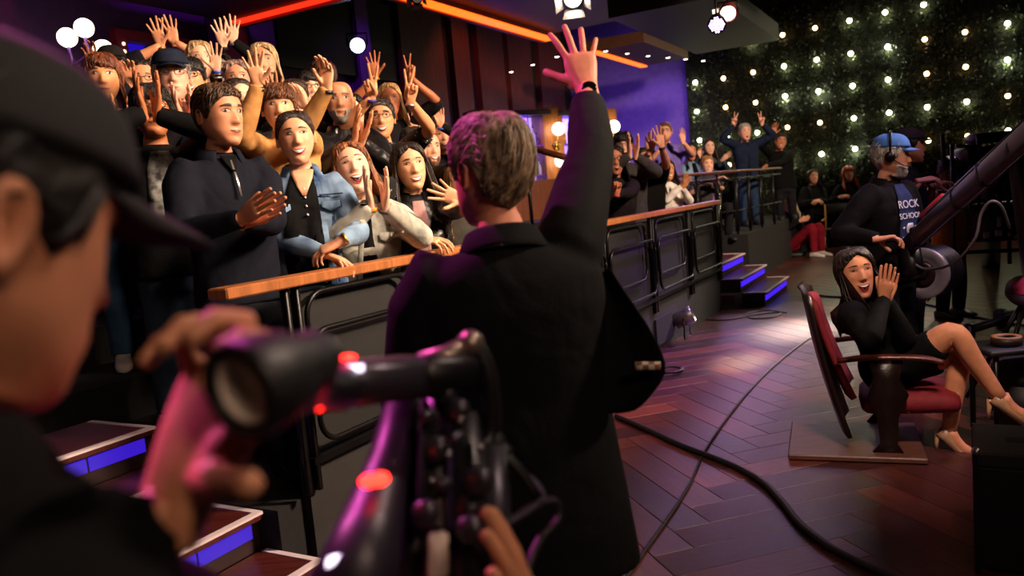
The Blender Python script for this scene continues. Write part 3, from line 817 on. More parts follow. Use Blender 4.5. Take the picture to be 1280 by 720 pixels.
q = MB()
for n, (d_, k, p) in enumerate(cells):
    ang = A45 + k * math.pi / 2
    if n < 290:
        o = bpy.data.objects.new('plank', pm[random.choice((0, 0, 1, 1, 2))]); COL.objects.link(o); o.parent = floor_o
        o.location = Vector(p) - floor_o.location; o.rotation_euler = (0, 0, ang)
    else:
        q.box(p + np.array((0, 0, -.012)), (pl - .003, pw - .003, .024), random.choice((0, 1, 2)), np.array(((math.cos(ang), math.sin(ang), 0), (-math.sin(ang), math.cos(ang), 0), (0, 0, 1))))
o = q.build('far_planks', PLK, floor_o, smooth=False, origin=None); o['kind'] = 'stuff'

# audience risers behind the barrier
TIERS = [(-2.42, -3.22, .33), (-3.22, -3.80, .52), (-3.80, -4.45, .74), (-4.45, -5.2, .96), (-5.2, BACK_B, 1.12)]
CARPET = mat('black_riser_carpet', '120f13', .95, .3, 30, .003, 200)
for i, (b0, b1, z) in enumerate(TIERS):
    q = MB(); rbox(q, 2.21 if i < 2 else 1.4, 9.2 if i < 2 else 12.0, b1, b0, 0, z)
    struct('riser_floor', q, CARPET)
q = MB(); rbox(q, 11.45, HEDGE_A + .1, -5.2, -2.55, 0, .70); struct('platform_floor', q, CARPET)
q = MB(); rbox(q, 9.2, 11.45, -5.2, -3.4, 0, .62); struct('platform_floor', q, CARPET)
def tier(b):
    for b0, b1, z in TIERS:
        if b1 <= b: return z
    return TIERS[-1][2]

# ------------------------------------------------------------------ audience barrier
OAK = wood('orange_oak', 'a86638', .38, (14, 14, 1.2), .22)
bar = thing('audience_barrier', R(5.6, RAIL_B, 0), 'long audience barrier with orange wooden top rail and black tube frames', 'barrier')
q = MB(); q.box(R((2.0 + 9.12) / 2, RAIL_B, RAIL_Z - .022), (9.12 - 2.0, .105, .044), 0, AX, .006); q.build('top_rail', OAK, bar, smooth=False)
PANELM = mat('charcoal_panel', '131112', .7, .12, 20, .001, 80)
posts = [2.36, 3.35, 4.5, 5.65, 6.8, 7.95, 9.08]
for i in range(6):
    q = MB(); rbox(q, posts[i] + .035, posts[i + 1] - .035, RAIL_B - .045, RAIL_B - .02, .50, 1.19); q.build('panel', PANELM, bar, smooth=False)
for a_ in posts:
    for da in (-.03, .03):
        q = MB(); rbox(q, a_ + da - .013, a_ + da + .013, RAIL_B - .015, RAIL_B + .02, .36, RAIL_Z - .045, 0, .004); q.build('post', BLACKM, bar)
def rrect(a0, a1, z0, z1, b, r=.10, open_side=None):
    pts = []
    for (ca, cz, t0) in ((a1 - r, z1 - r, 0), (a0 + r, z1 - r, 90), (a0 + r, z0 + r, 180), (a1 - r, z0 + r, 270)):
        for t in np.linspace(t0, t0 + 90, 7): pts.append(R(ca + r * math.cos(math.radians(t)), b, cz + r * math.sin(math.radians(t))))
    return pts + [pts[0], pts[1]]
for i in range(6):
    a0, a1 = posts[i] + .06, posts[i + 1] - .06
    q = MB(); q.tube(rrect(a0, a1 - .16, .70, 1.185, RAIL_B + .022), .0125, 8); q.build('frame_tube', BLACKM, bar)
    q = MB(); q.tube(rrect(a0 - .02, a1, .56, 1.03, RAIL_B + .048), .0125, 8); q.build('frame_tube', BLACKM, bar)
q = MB(); rbox(q, 2.36, 9.12, RAIL_B - .02, RAIL_B + .03, .475, .505); q.build('bottom_rail', BLACKM, bar, smooth=False)
q = MB(); rbox(q, 2.36, 9.12, RAIL_B - .06, RAIL_B - .02, 0, .48); q.build('base_wall', mat('grey_base_wall', '221e1f', .75, .2, 6, .002, 40), bar, smooth=False)
q = MB(); rbox(q, 9.10, 9.14, -3.4, RAIL_B - .02, 0, 1.2); q.build('end_panel', PANELM, bar, smooth=False)

# stairs: white nosings, purple light in the risers
TREAD = wood('mahogany_tread', '4a1a16', .35, (1.5, 14, 14), .3)
NOSE = mat('white_nosing', 'dcc8d2', .45, .05)
def stairs(name, label, a0, a1, bs, run, n, rise, led, sides):
    t = thing(name, R((a0 + a1) / 2, bs, 0), label, 'stairs')
    LEDM = mat('purple_riser_light', '1a1030', .5, 0, emit=led, ecol='4a22ff')
    for k in range(n):
        z = rise * (k + 1); b0 = bs - run * k; b1 = bs - run * (k + 1) - (.0 if k < n - 1 else .15)
        q = MB(); rbox(q, a0, a1, b1 - .02, b0, z - .028, z); st = q.build('tread', TREAD, t, smooth=False)
        q = MB(); rbox(q, a0, a1, b1 - .02, b0 - .03, z - rise, z - .028); q.build('step_block', mat('dark_step_wood', '2a1214', .5, .2), t, smooth=False)
        q = MB(); rbox(q, a0, a1, b0 - .028, b0 + .006, z - .006, z + .004); 
        q.build('nosing', NOSE, t, smooth=False)
        for sd in sides:
            aa = a1 if sd > 0 else a0
            q = MB(); rbox(q, aa - .024, aa + .004, b1, b0, z - .006, z + .0045); q.build('nosing', NOSE, t, smooth=False)
        for (x0, x1) in [(a0 + .03 + (a1 - a0 - .06) * i / 6, a0 + .03 + (a1 - a0 - .06) * (i + .96) / 6) for i in range(6)]:
            q = MB(); rbox(q, x0, x1, b0 - .032, b0 - .024, z - rise * .62, z - .04); q.build('riser_light', LEDM, t, smooth=False)
    return t
stairs('aisle_stairs', 'dark wooden aisle stairs with white nosings and violet lit risers, beside the camera operator', .5, 2.20, -2.20, .30, 4, .16, .55, (1,))
p0 = ab(ground(952, 365, .16)); p1 = ab(ground(975, 347, .16))
stairs('platform_stairs', 'three wooden steps with white nosings at the far end of the barrier', 9.35, 10.75, -1.90, .27, 3, .165, .9, (-1, 1))
q = MB(); rbox(q, 9.42, 9.62, -2.07, -2.045, .02, .14);
# floor box set in the stair side
q = MB(); fb = R(9.345, -2.35, .075); q.box(fb, (.006, .16, .12), 0, AX, .002); tag(q.build('floor_socket', mat('bronze_plate', '7a5a3a', .4, .1, metal=.6), smooth=False), 'small bronze framed socket plate on the side of the far steps', 'socket')
# hole with a spotlight in the barrier base
ls = ab(on_b(843, 392, RAIL_B))
t = thing('floor_spotlight', R(ls[0], RAIL_B + .16, 0), 'small silver spotlight at a square hole in the barrier base', 'lamp')
q = MB(); rbox(q, ls[0] - .55, ls[0] - .08, RAIL_B - .015, RAIL_B + .004, .06, .30); q.build('hole_box', mat('hole_black', '050405', .9, 0), t, smooth=False)
c0 = R(ls[0] + .05, RAIL_B + .10, .23); ax = unit(AW * .8 + np.array((0, 0, .35)) + AU * .2)
q = MB(); q.lathe(c0, [(.03, -.13), (.075, -.12), (.082, 0), (.086, .06), (.08, .065), (.07, .03), (.01, .028)], 20, 0, ax); q.build('lamp_can', STEEL, t)
q = MB(); q.tube([c0 + AU * .09, c0 + AU * .10 - np.array((0, 0, .2)), c0 - AU * .10 - np.array((0, 0, .2)), c0 - AU * .09], .008, 8); q.build('yoke', BLACKM, t)

# upper gallery rail on the end platform
ur = [R(10.0, -3.42), R(10.6, -2.95), R(11.6, -2.72), R(13.2, -2.62), R(15.2, -2.60)]
ur = [at(822, 225, 10.3), at(868, 219, 10.7), at(915, 213, 11.2), at(945, 211, 12.2), at(975, 210, 13.2)]
t = thing('gallery_rail', (ur[2][0], ur[2][1], .62), 'dark gallery rail with brown handrail and black tube posts above the platform', 'railing')
zt = np.mean([p[2] for p in ur]); up = spline([np.array((p[0], p[1], zt)) for p in ur], 24)
q = MB(); q.tube(up, [(.022, .045)] * 24, 8, 0, (0, 0, 1)); q.build('handrail', wood('brown_handrail', '5a3420', .4, (6, 6, 6), .2), t)
for zz in (.34, .80):
    q = MB(); q.tube(up + np.array((0, 0, .68 + zz - zt + .02)), .012, 6); q.build('rail_tube', BLACKM, t)
for k in range(0, 24, 3):
    p = up[k]; q = MB(); q.cyl((p[0], p[1], .62 if k < 9 else .70), (p[0], p[1], zt), .018, None, 8); q.build('post', BLACKM, t)
for k in range(0, 21, 3):
    sg = up[k:k + 4]; 
    pts = [sg[0] + (sg[1] - sg[0]) * .3 - np.array((0, 0, .85)), sg[0] + (sg[1] - sg[0]) * .3 - np.array((0, 0, .2)), sg[1] - np.array((0, 0, .12)), sg[2] - np.array((0, 0, .12)), sg[3] - (sg[3] - sg[2]) * .3 - np.array((0, 0, .2)), sg[3] - (sg[3] - sg[2]) * .3 - np.array((0, 0, .85))]
    q = MB(); q.tube(spline(pts, 18), .012, 6); q.build('rail_loop', BLACKM, t)
# bollard lamp column (chrome tube) at the platform
p = at(898, 285, 10.9); q = MB(); q.cyl((p[0], p[1], .62), (p[0], p[1], 1.32), .05, None, 14)
tag(q.build('chrome_column', mat('chrome', 'c8c4d0', .15, 0, metal=1)), 'short shiny chrome column behind the gallery rail', 'column')

# ------------------------------------------------------------------ hedge wall with bulbs
HB0 = ab(on_a(864, 200, HEDGE_A))[1]
q = MB(); rbox(q, HEDGE_A, HEDGE_A + .14, HB0, 8, 0, 5.6); hedge = struct('hedge_wall', q, mat('hedge_back', '0c1006', .95, .3))
n = 60000
bb = RNG.uniform(HB0, 5.0, n); zz = RNG.uniform(.0, 5.6, n); aa = HEDGE_A - RNG.uniform(-.02, .10, n)
ctr = aa[:, None] * AU + bb[:, None] * AW + zz[:, None] * np.array((0, 0, 1.0))
d1 = RNG.normal(size=(n, 3)); d1 /= np.linalg.norm(d1, axis=1)[:, None]; d2 = np.cross(d1, RNG.normal(size=(n, 3))); d2 /= np.linalg.norm(d2, axis=1)[:, None]
sz = RNG.uniform(.020, .038, n)[:, None]
V = np.stack([ctr - d1 * sz, ctr + d2 * sz * .45, ctr + d1 * sz, ctr - d2 * sz * .45], 1).reshape(-1, 3)
hp = np.asarray(hedge.location)
me = bpy.data.meshes.new('hedge_leaves'); me.from_pydata((V - hp).tolist(), [], np.arange(n * 4).reshape(-1, 4).tolist())
me.materials.append(mat('hedge_leaf', '1f2a10', .5, .6, 30)); o = bpy.data.objects.new('hedge_leaves', me); COL.objects.link(o); o.parent = hedge; o['kind'] = 'stuff'
B8 = {1: [(85, 300, 1), (90, 405, 1), (100, 510, 1)], 2: [(187, 285, 0), (195, 390, 0), (200, 497, 1), (208, 600, 0)], 3: [(288, 153, 1), (295, 263, 0), (304, 373, 0), (310, 482, 1)],
      4: [(402, 127, 0), (407, 241, 1), (411, 350, 2), (420, 463, 0), (427, 573, 1)], 5: [(520, 102, 0), (526, 217, 1), (533, 332, 2), (538, 446, 0), (544, 560, 1)],
      6: [(645, 75, 1), (650, 195, 1), (657, 312, 1), (661, 430, 1), (666, 541, 2)], 7: [(775, 45, 1), (784, 170, 2), (786, 290, 1), (790, 410, 1)],
      8: [(915, 17, 1), (919, 143, 0), (926, 268, 0), (928, 390, 1), (932, 512, 0)], 9: [(1065, 117, 0), (1068, 243, 0), (1072, 370, 1), (1075, 495, 0)], 10: [(1220, 85, 1), (1220, 218, 2), (1221, 349, 0), (1222, 475, 1)]}
BULB = [glow('amber_bulb', 'ffc98a', 14), glow('warm_bulb', 'fff0c0', 26), glow('bright_bulb', 'fff8d8', 40)]
ORD = ['top', 'second', 'third', 'fourth', 'fifth']; CO = ['first', 'second', 'third', 'fourth', 'fifth', 'sixth', 'seventh', 'eighth', 'ninth', 'tenth']
bm_ = []
for mm in BULB:
    q = MB(); q.ell((0, 0, 0), .042, 14, 9); o = q.build('bulb_globe', mm, origin=(0, 0, 0)); bm_.append(o.data); bpy.data.objects.remove(o)
q = MB(); q.cyl((0, 0, 0), AU * .09, .018, .024, 10); o = q.build('bulb_socket', BLACK, origin=(0, 0, 0)); sock = o.data; bpy.data.objects.remove(o)
for cidx, lst in B8.items():
    for ri, (x, y, k) in enumerate(lst):
        p = on_a(840 + x * .34375, y * .34375, HEDGE_A - .13)
        t = thing('wall_bulb', p, '%s bulb on the hedge wall, %s in %s column from the left' % (('small amber', 'round warm white', 'bright white')[k], ORD[ri], CO[cidx - 1]), 'light bulb', 'bulbs on the hedge wall')
        o = bpy.data.objects.new('bulb_globe', bm_[k]); COL.objects.link(o); o.parent = t
        o = bpy.data.objects.new('bulb_socket', sock); COL.objects.link(o); o.parent = t
        light('bulb_light', 'POINT', p + AU * .035 - np.array((0, 0, .062)), None, (.2, 2.2, 6.0)[k], ((1, .7, .4), (.95, 1, .55), (.95, 1, .62))[k], .03)

# ------------------------------------------------------------------ audience back wall: window, columns, control booth
w0 = ab(on_b(150, 42, BACK_B)); w1 = ab(on_b(262, 75, BACK_B)); wz = (w0[2] + w1[2]) / 2
wx0, wx1 = w0[0], w1[0]; wz0 = wz - 1.35
t = tag(thing('window_1', R((wx0 + wx1) / 2, BACK_B + .03, wz0), None, None), kind='structure')
PINKF = mat('crimson_window_trim', '8a1c3c', .5, .1)
for nm, (a0, a1, z0, z1) in {'window_head': (wx0 - .12, wx1 + .5, wz, wz + .10), 'window_jamb': (wx0 - .12, wx0, wz0, wz), 'window_jamb_b': (wx1 + .30, wx1 + .5, wz0, wz)}.items():
    q = MB(); rbox(q, a0, a1, BACK_B, BACK_B + .10, z0, z1); q.build(nm.replace('_b', ''), PINKF, t, smooth=False)
NP = 3
for i in range(NP):
    for j in range(3):
        a0 = wx0 + (wx1 - wx0) * i / NP; a1 = wx0 + (wx1 - wx0) * (i + 1) / NP; z0 = wz0 + (wz - wz0) * j / 3; z1 = wz0 + (wz - wz0) * (j + 1) / 3
        q = MB(); rbox(q, a0 + .02, a1 - .02, BACK_B + .015, BACK_B + .025, z0 + .02, z1 - .02); q.build('pane', glow('blue_backlit_pane', '2410d8', .55 if (i + j) % 3 else .16), t, smooth=False)
for i in range(NP + 1):
    a0 = wx0 + (wx1 - wx0) * i / NP; q = MB(); rbox(q, a0 - .02, a0 + .02, BACK_B + .01, BACK_B + .06, wz0, wz); q.build('muntin', mat('mauve_muntin', '8a5090', .5, .1), t, smooth=False)
for j in range(4):
    z0 = wz0 + (wz - wz0) * j / 3; q = MB(); rbox(q, wx0, wx1, BACK_B + .01, BACK_B + .06, z0 - .018, z0 + .018); q.build('muntin', mat('mauve_muntin', '8a5090', .5, .1), t, smooth=False)
MARQ = glow('marquee_bead', 'ffe0b0', 3.0)
for aa in (wx0 - .05, wx1 + .05):
    q = MB()
    for z in np.linspace(wz0, wz - .05, 18): q.ell(R(aa, BACK_B + .10, z), .018, 8, 5)
    o = q.build('bead_string', MARQ, t); o['kind'] = 'stuff'
# columns on the back wall (pixel column -> position along the wall)
def colm(x0, x1, ytop, ybot, b, m, nm, depth=.18, kind='structure'):
    a0 = ab(on_b(x0, 120, b))[0]; a1 = ab(on_b(x1, 120, b))[0]
    z1 = ab(on_b((x0 + x1) / 2, ytop, b))[2]; z0 = ab(on_b((x0 + x1) / 2, ybot, b))[2]
    q = MB(); rbox(q, a0, a1, b - depth, b, max(z0, 0), z1); return struct(nm, q, m)
PURP = mat('purple_column_paint', '5c2a78', .7, .1); REDW = wood('red_brown_panel', '5a2416', .45, (12, 12, 1.0), .35); VOID = mat('control_booth_dark', '060507', .35, .2)
colm(284, 318, -60, 330, BACK_B + .3, PURP, 'wall_column'); colm(322, 352, -60, 330, BACK_B + .16, PURP, 'wall_column')
b = BACK_B + .10; a0 = ab(on_b(352, 80, b))[0]; a1 = ab(on_b(508, 100, b))[0]; zt_ = ab(on_b(352, 30, b))[2]; zb_ = ab(on_b(380, 86, b))[2]
q = MB(); rbox(q, a0, a1, BACK_B, b, zb_, zt_ + .6); t = tag(struct('booth_window', q, VOID), kind='structure')
for f_ in (.62,):
    aa = a0 + (a1 - a0) * f_; q = MB(); rbox(q, aa - .14, aa + .14, BACK_B, b + .05, 0, 5.2); struct('wall_column', q, PURP)
for x0, x1 in ((508, 560), (572, 592), (603, 634), (640, 668), (678, 706)):
    colm(x0, x1, 8, 300, BACK_B + .18, REDW, 'wall_panel')
q = MB(); rbox(q, ab(on_b(508, 100, BACK_B))[0], HEDGE_A, BACK_B, BACK_B + .06, 0, 5.6); struct('wall_backing', q, mat('oxblood_backing', '1a0b0a', .7, .2))
# brown strip of the end wall left of the violet light
e0 = ab(on_a(752, 150, HEDGE_A + .1))[1]; e1b = ab(on_a(812, 150, HEDGE_A + .1))[1]
# ------------------------------------------------------------------ ceiling: soffits with orange light coves
SOFB = wood('brown_soffit', '4a2814', .6, (1, 8, 8), .2); COVE = glow('orange_cove_light', 'ff5a14', 3.2); COVR = glow('red_cove_light', 'e02810', 2.0); RIM = mat('soffit_rim', '5a2414', .5, .1)
ZB = 3.75
r0 = ab(ground(497, -4, ZB)); r1 = ab(ground(684, 52, ZB)); bm = (r0[1] + r1[1]) / 2
t = tag(thing('ceiling_soffit', R((r0[0] + r1[0]) / 2, bm + 1, ZB), None, None), kind='structure')
q = MB(); rbox(q, r0[0] - 2.0, r1[0], bm + .02, bm + 3.6, ZB + .10, ZB + .22); q.build('soffit_board', SOFB, t, smooth=False)
q = MB(); rbox(q, r0[0] - 2.0, r1[0], bm - .02, bm + .10, ZB + .02, ZB + .34); q.build('soffit_fascia', RIM, t, smooth=False)
q = MB(); rbox(q, r0[0] - 2.0, r1[0] - .02, bm - .03, bm + .13, ZB - .0, ZB + .022); q.build('cove_light', COVE, t, smooth=False)
q = MB(); rbox(q, r0[0] - 2.0, r1[0] - .02, bm - .09, bm - .03, ZB - .02, ZB + .10); q.build('cove_lip', mat('red_cove_lip', '8a2a14', .5, .1), t, smooth=False)
s0 = ab(ground(748, 70, ZB)); s1 = ab(ground(806, 84, ZB)); bs = (s0[1] + s1[1]) / 2
q = MB(); rbox(q, s0[0] - .4, s1[0], bs - .03, bs + .10, ZB, ZB + .02); q.build('cove_light', COVE, t, smooth=False)
q = MB(); rbox(q, s0[0] - .4, s1[0], bs - .10, bs + .9, ZB + .022, ZB + .2); q.build('soffit_board', SOFB, t, smooth=False)
l0 = ab(ground(296, 32, ZB)); l1 = ab(ground(414, -2, ZB)); al = (l0[0] + l1[0]) / 2
t = tag(thing('ceiling_soffit', R(al - 1, l0[1], ZB), None, None), kind='structure')
q = MB(); rbox(q, al - .10, al + .02, l0[1], l1[1] + 1.2, ZB, ZB + .02); q.build('cove_light', COVR, t, smooth=False)
q = MB(); rbox(q, al + .02, al + .08, l0[1], l1[1] + 1.2, ZB - .03, ZB + .10); q.build('cove_lip', mat('red_cove_lip', '8a2a14', .5, .1), t, smooth=False)
q = MB(); rbox(q, al - 2.4, al - .06, l0[1], l1[1] + 1.2, ZB + .03, ZB + .2); q.build('soffit_board', SOFB, t, smooth=False)
# dark soffit over the end platform, with small downlights
k0 = ab(ground(700, 42, 3.55)); k1 = ab(ground(905, 96, 3.55))
q = MB(); rbox(q, k0[0] - .3, 13.2, -3.6, -2.3, 3.55, 3.80); sof = struct('beam_soffit', q, mat('dark_soffit', '0a080a', .6, .15))
for i, (x, y) in enumerate(((757, 64), (784, 67), (810, 70), (835, 72), (857, 74), (879, 76), (696, 71), (666, 81), (639, 90))):
    p = ground(x, y, 3.53); t = thing('downlight', p, 'tiny round downlight under the dark soffit, number %d along its row from the %s' % (i % 6 + 1, 'hand' if i < 6 else 'other end'), 'downlight', 'downlights under the soffit')
    t['label'] = ('tiny downlight under the dark soffit, ' + ('%s from the raised hand' % ORD[i].replace('top', 'first') if i < 5 else 'last before the hedge wall') if i < 6 else 'tiny downlight over the bar, ' + ('closest to the raised hand', 'middle of its three', 'farthest from the raised hand')[i - 6])
    q = MB(); q.cyl(p, p + np.array((0, 0, .02)), .045, None, 12); q.build('trim_ring', BLACKM, t)
    q = MB(); q.cyl(p - np.array((0, 0, .004)), p, .030, None, 12); q.build('lamp_lens', glow('downlight_lens', 'fff0e0', 9), t)
# ------------------------------------------------------------------ stage lamps
def stage_lamp(p, aim, rad, label, glowc, st, doors=4, housing=BLACKM, power=0, hang=1.0):
    ax = unit(np.asarray(aim) - p); t = thing('stage_lamp', p, label, 'stage lamp')
    q = MB(); q.lathe(p, [(rad * .5, -rad * 2.4), (rad * .95, -rad * 2.2), (rad * 1.05, -rad * .3), (rad * 1.12, .02), (rad * 1.0, .02), (rad * .95, -.02), (.001, -.03)], 20, 0, ax); q.build('housing', housing, t)
    q = MB(); q.lathe(p, [(rad * .9, -.018), (rad * .6, .012), (.001, .02)], 20, 0, ax); q.build('lens', glow('lamp_lens', glowc, st), t)
    u = unit(np.cross(ax, (0, 0, 1))); v = np.cross(u, ax)
    for k in range(doors):
        dr = (u, -u, v, -v)[k]; sd = np.cross(ax, dr)
        a_ = p + dr * rad * 1.05; b_ = a_ + ax * rad * 1.3 + dr * rad * .8
        q = MB(); q.grid([[a_ - sd * rad * .9, a_ + sd * rad * .9], [b_ - sd * rad * 1.2, b_ + sd * rad * 1.2]]); q.build('barn_door', mat('lamp_flap', 'b8aca4', .4, .1, metal=.3), t, smooth=False, solid=.004)
    q = MB(); q.tube([p + u * rad * 1.25, p + u * rad * 1.25 + np.array((0, 0, rad * 1.5)), p - u * rad * 1.25 + np.array((0, 0, rad * 1.5)), p - u * rad * 1.25], .012, 6); q.cyl(p + np.array((0, 0, rad * 1.5)), p + np.array((0, 0, rad * 1.5 + hang)), .015, None, 8); q.build('yoke', BLACKM, t)
    return t
stage_lamp(at(716, -2, 7.2), at(640, 300, 2.5), .085, 'bright stage lamp with open barn doors above the raised hand', 'fff4e4', 40, hang=.1)
stage_lamp(at(447, 57, 9.6), at(500, 260, 3), .095, 'round white spotlight glowing before the dark booth window', 'cfe0ff', 12, doors=0, hang=.8)
stage_lamp(at(521, -2, 7.6), at(400, 260, 3.6) , .05, 'dim stage lamp with pale flap beside the orange cove', '6a5a50', .6, hang=.1)
stage_lamp(at(910, 17, 8.7), at(900, 330, 5), .085, 'white stage lamp with red cooling fins next to the purple one', 'fff6ee', 30, doors=1, hang=.1, housing=mat('red_lamp_housing', '6a2020', .5, .1))
p = at(896, 31, 8.5); ax = unit(at(860, 300, 5) - p); t = thing('led_lamp', p, 'round stage lamp of many purple dots by the white lamp', 'stage lamp')
q = MB(); q.lathe(p, [(.05, -.16), (.09, -.14), (.10, 0), (.095, .005), (.001, .004)], 20, 0, ax); q.build('housing', BLACKM, t)
u = unit(np.cross(ax, (0, 0, 1))); v = np.cross(u, ax); q = MB()
for i in range(-3, 4):
    for j in range(-3, 4):
        if (i + .5 * (j % 2)) ** 2 + j * j < 10: q.ell(p + u * (i + .5 * (j % 2)) * .025 + v * j * .025 + ax * .008, .008, 8, 5)
o = q.build('led_dots', glow('purple_led', 'c8a0ff', 14), t)
q = MB(); q.cyl(p + np.array((0, 0, .1)), p + np.array((0, 0, .3)), .012, None, 8); q.build('hanger', BLACKM, t)
# lighting trusses overhead
for i, (a_, b0, b1) in enumerate(((7.5, -1.2, 7), (11.0, -1.0, 7))):
    t = thing('lighting_truss', R(a_, 2.5, 5.0), ('nearer', 'farther')[i] + ' black lighting truss of parallel pipes under the ceiling', 'truss')
    for dz, da in ((0, -.15), (0, .15), (.28, 0)):
        q = MB(); q.cyl(R(a_ + da, b0, 5.0 + dz), R(a_ + da, b1, 5.0 + dz), .025, None, 8); q.build('pipe', BLACKM, t)
    for k in range(16):
        bb_ = b0 + (b1 - b0) * k / 16; q = MB(); q.cyl(R(a_ - .15, bb_, 5.0), R(a_, bb_ + .25, 5.28), .012, None, 6); q.cyl(R(a_ + .15, bb_, 5.0), R(a_, bb_ + .25, 5.28), .012, None, 6); q.build('brace', BLACKM, t)

# ------------------------------------------------------------------ bar behind the audience
BO = at(600, 140, 12.6); bz = BO[2]
bd_ = unit((1.0, .55, 0)); bn = np.array((bd_[1], -bd_[0], 0))          # along the bar, towards the stage
def B(s, o, z): return np.array((BO[0], BO[1], 0)) + bd_ * s + bn * o + np.array((0, 0, z))
BX = np.stack([bd_, bn, np.array((0, 0, 1.0))])
t = thing('bar_unit', B(1.2, 0, 1.12), 'backlit bar unit with oak pillars and purple shelves behind the audience', 'bar cabinet')
OAKL = wood('honey_oak', 'a86a34', .4, (10, 10, 1.2), .2)
def bbox(nm, s0, s1, o0, o1, z0, z1, m):
    q = MB(); q.box(B((s0 + s1) / 2, (o0 + o1) / 2, (z0 + z1) / 2), (s1 - s0, o1 - o0, z1 - z0), 0, BX); return q.build(nm, m, t, smooth=False)
def sx(x): # photo column -> distance along the bar front
    v = C_F + (x - 640) / FPX * C_R + .1 * C_U; n = bn; k = np.dot(np.array((BO[0], BO[1], 0)) - C_P * np.array((1, 1, 0)), n) / np.dot(v * np.array((1, 1, 0)), n)
    return float(np.dot(v * k - np.array((BO[0], BO[1], 0)), bd_))
bb_z = 1.12
bbox('pillar', sx(598), sx(622), -.25, .12, bb_z, bz + .02, OAKL)
bbox('pillar', sx(683), sx(707), -.25, .12, bb_z, bz + .02, OAKL)
bbox('pillar', sx(757), sx(774), -.25, .12, bb_z, bz - .02, OAKL)
bbox('back_panel', sx(620), sx(760), -.28, -.25, bb_z, bz, glow('lilac_back_panel', '9a80ff', 2.0))
bbox('top_slab', sx(619), sx(692), -.28, .18, bz - .09, bz - .01, mat('grey_slab', '4a4046', .5, .1)); bbox('top_slab', sx(702), sx(760), -.28, .18, bz - .12, bz - .04, mat('grey_slab', '4a4046', .5, .1))
SH = mat('violet_shelf', '6a3aa8', .4, .1)
shz = [bz - .09 - .48 * k for k in range(1, 4)]
for z in shz:
    bbox('shelf', sx(622), sx(683), -.25, .08, z - .02, z, SH); bbox('shelf', sx(707), sx(757), -.25, .08, z - .02, z, SH)
bbox('divider', sx(666), sx(668), -.25, .05, bb_z, bz - .1, SH); bbox('counter_front', sx(590), sx(780), .25, .32, bb_z, 1.75, wood('bar_front', '6a3418', .4, (10, 10, 1), .2))
light('bar_glow', 'AREA', B(sx(650), .0, bz - .12), B(sx(650), -.1, 1), 24, (.45, .3, 1.0), .5); light('bar_glow', 'AREA', B(sx(730), .0, bz - .14), B(sx(730), -.1, 1), 8, (.45, .3, 1.0), .4)
BC = ['7a3a10', '1a4a2a', 'b8862a', '8a1a2a', 'd8d0e8', '3a1a0a', 'c8a050', '5a2a8a']; BN = ['amber', 'green', 'golden', 'red', 'clear', 'brown', 'straw coloured', 'violet']
kk = 0
for si, z in enumerate(shz):
    for ci, x in enumerate((640, 648, 656, 671, 676, 680, 714, 722)):
        if si == 2 and ci > 5: continue
        p = B(sx(x), -.05, z + .001); sc_ = 1 + .25 * ((kk * 7) % 5 - 2) / 2; k = (ci * 3 + si * 5) % 8
        bt = thing('bottle', p, 'small %s bottle on %s shelf of the lit bar, %s from left' % (BN[k], ('top', 'middle', 'bottom')[si], CO[ci]), 'bottle', 'bottles on the bar shelves')
        q = MB(); q.lathe(p, [(.001, 0), (.038, 0), (.04, .02), (.04, .15 * sc_), (.014, .21 * sc_), (.014, .26 * sc_)], 12); q.build('glass', mat('bottle_glass', BC[k], .1, 0, trans=.4), bt)
        q = MB(); q.cyl(p + np.array((0, 0, .255 * sc_)), p + np.array((0, 0, .285 * sc_)), .016, None, 10); q.build('cap', mat('bottle_cap', '2a2018', .4, 0), bt); kk += 1
GL = glow('globe_glow', 'ffe8c8', 5.5); BRASS = mat('brass', 'a8843a', .3, .05, metal=.9)
for i, (x, y, dz) in enumerate(((696, 162, .24), (764, 162, .24))):
    c = B(sx(x), .15, bz - .60); t = thing('globe_sconce', c, ('nearer', 'farther')[i] + ' pair of white globe lights on an oak bar pillar', 'wall lamp', 'globe sconces on the bar')
    for sg in (-1, 1):
        q = MB(); q.ell(c + np.array((0, 0, sg * .26)) + bn * .10, .105, 20, 12); q.build('globe', GL, t)
    q = MB(); q.tube([c + np.array((0, 0, -.2)) + bn * .05, c + np.array((0, 0, .2)) + bn * .05], .015, 8); q.cyl(c - bn * .02, c + bn * .04, .07, None, 16); q.build('stem', BRASS, t)
# dark handrail in front of the bar
q = MB(); q.tube([at(655, 182, 8.6), at(710, 198, 8.2)], .035, 10); pr = q.build('aisle_handrail', wood('dark_handrail', '5a2c18', .35, (4, 4, 4), .2)); tag(pr, 'sloping dark brown handrail end in front of the lit bar', 'handrail')
q = MB()
for x, y, d in ((657, 183, 8.6), (708, 197, 8.25)): 
    p = at(x, y, d); q.cyl((p[0], p[1], tier(np.dot(p, AW))), p, .02, None, 8)
q.build('support_post', BLACKM, pr)
# globe lamps at upper left
gp = [at(105, 35, 7.0), at(84, 47, 6.9), at(129, 62, 6.9)]
bp = on_b(118, 90, BACK_B)
for i, p in enumerate(gp):
    t = thing('globe_lamp', p, ('white globe lamp on a bent stem, upper one beside the crimson window', 'white globe lamp half hidden behind the dark cap', 'white globe lamp just above the bobbed woman')[i], 'lamp', 'globe lamps by the window')
    q = MB(); q.ell(p, .082, 20, 12); q.build('globe', GL, t)
    b0 = p + AW * 0; bk = R(np.dot(p, AU), BACK_B + .01, p[2] - .35)
    q = MB(); q.tube(spline([p - np.array((0, 0, .08)), p - np.array((0, 0, .25)) + AW * -.05, bk], 12), .014, 8); q.build('stem', mat('violet_stem', '5a3090', .4, .1), t)
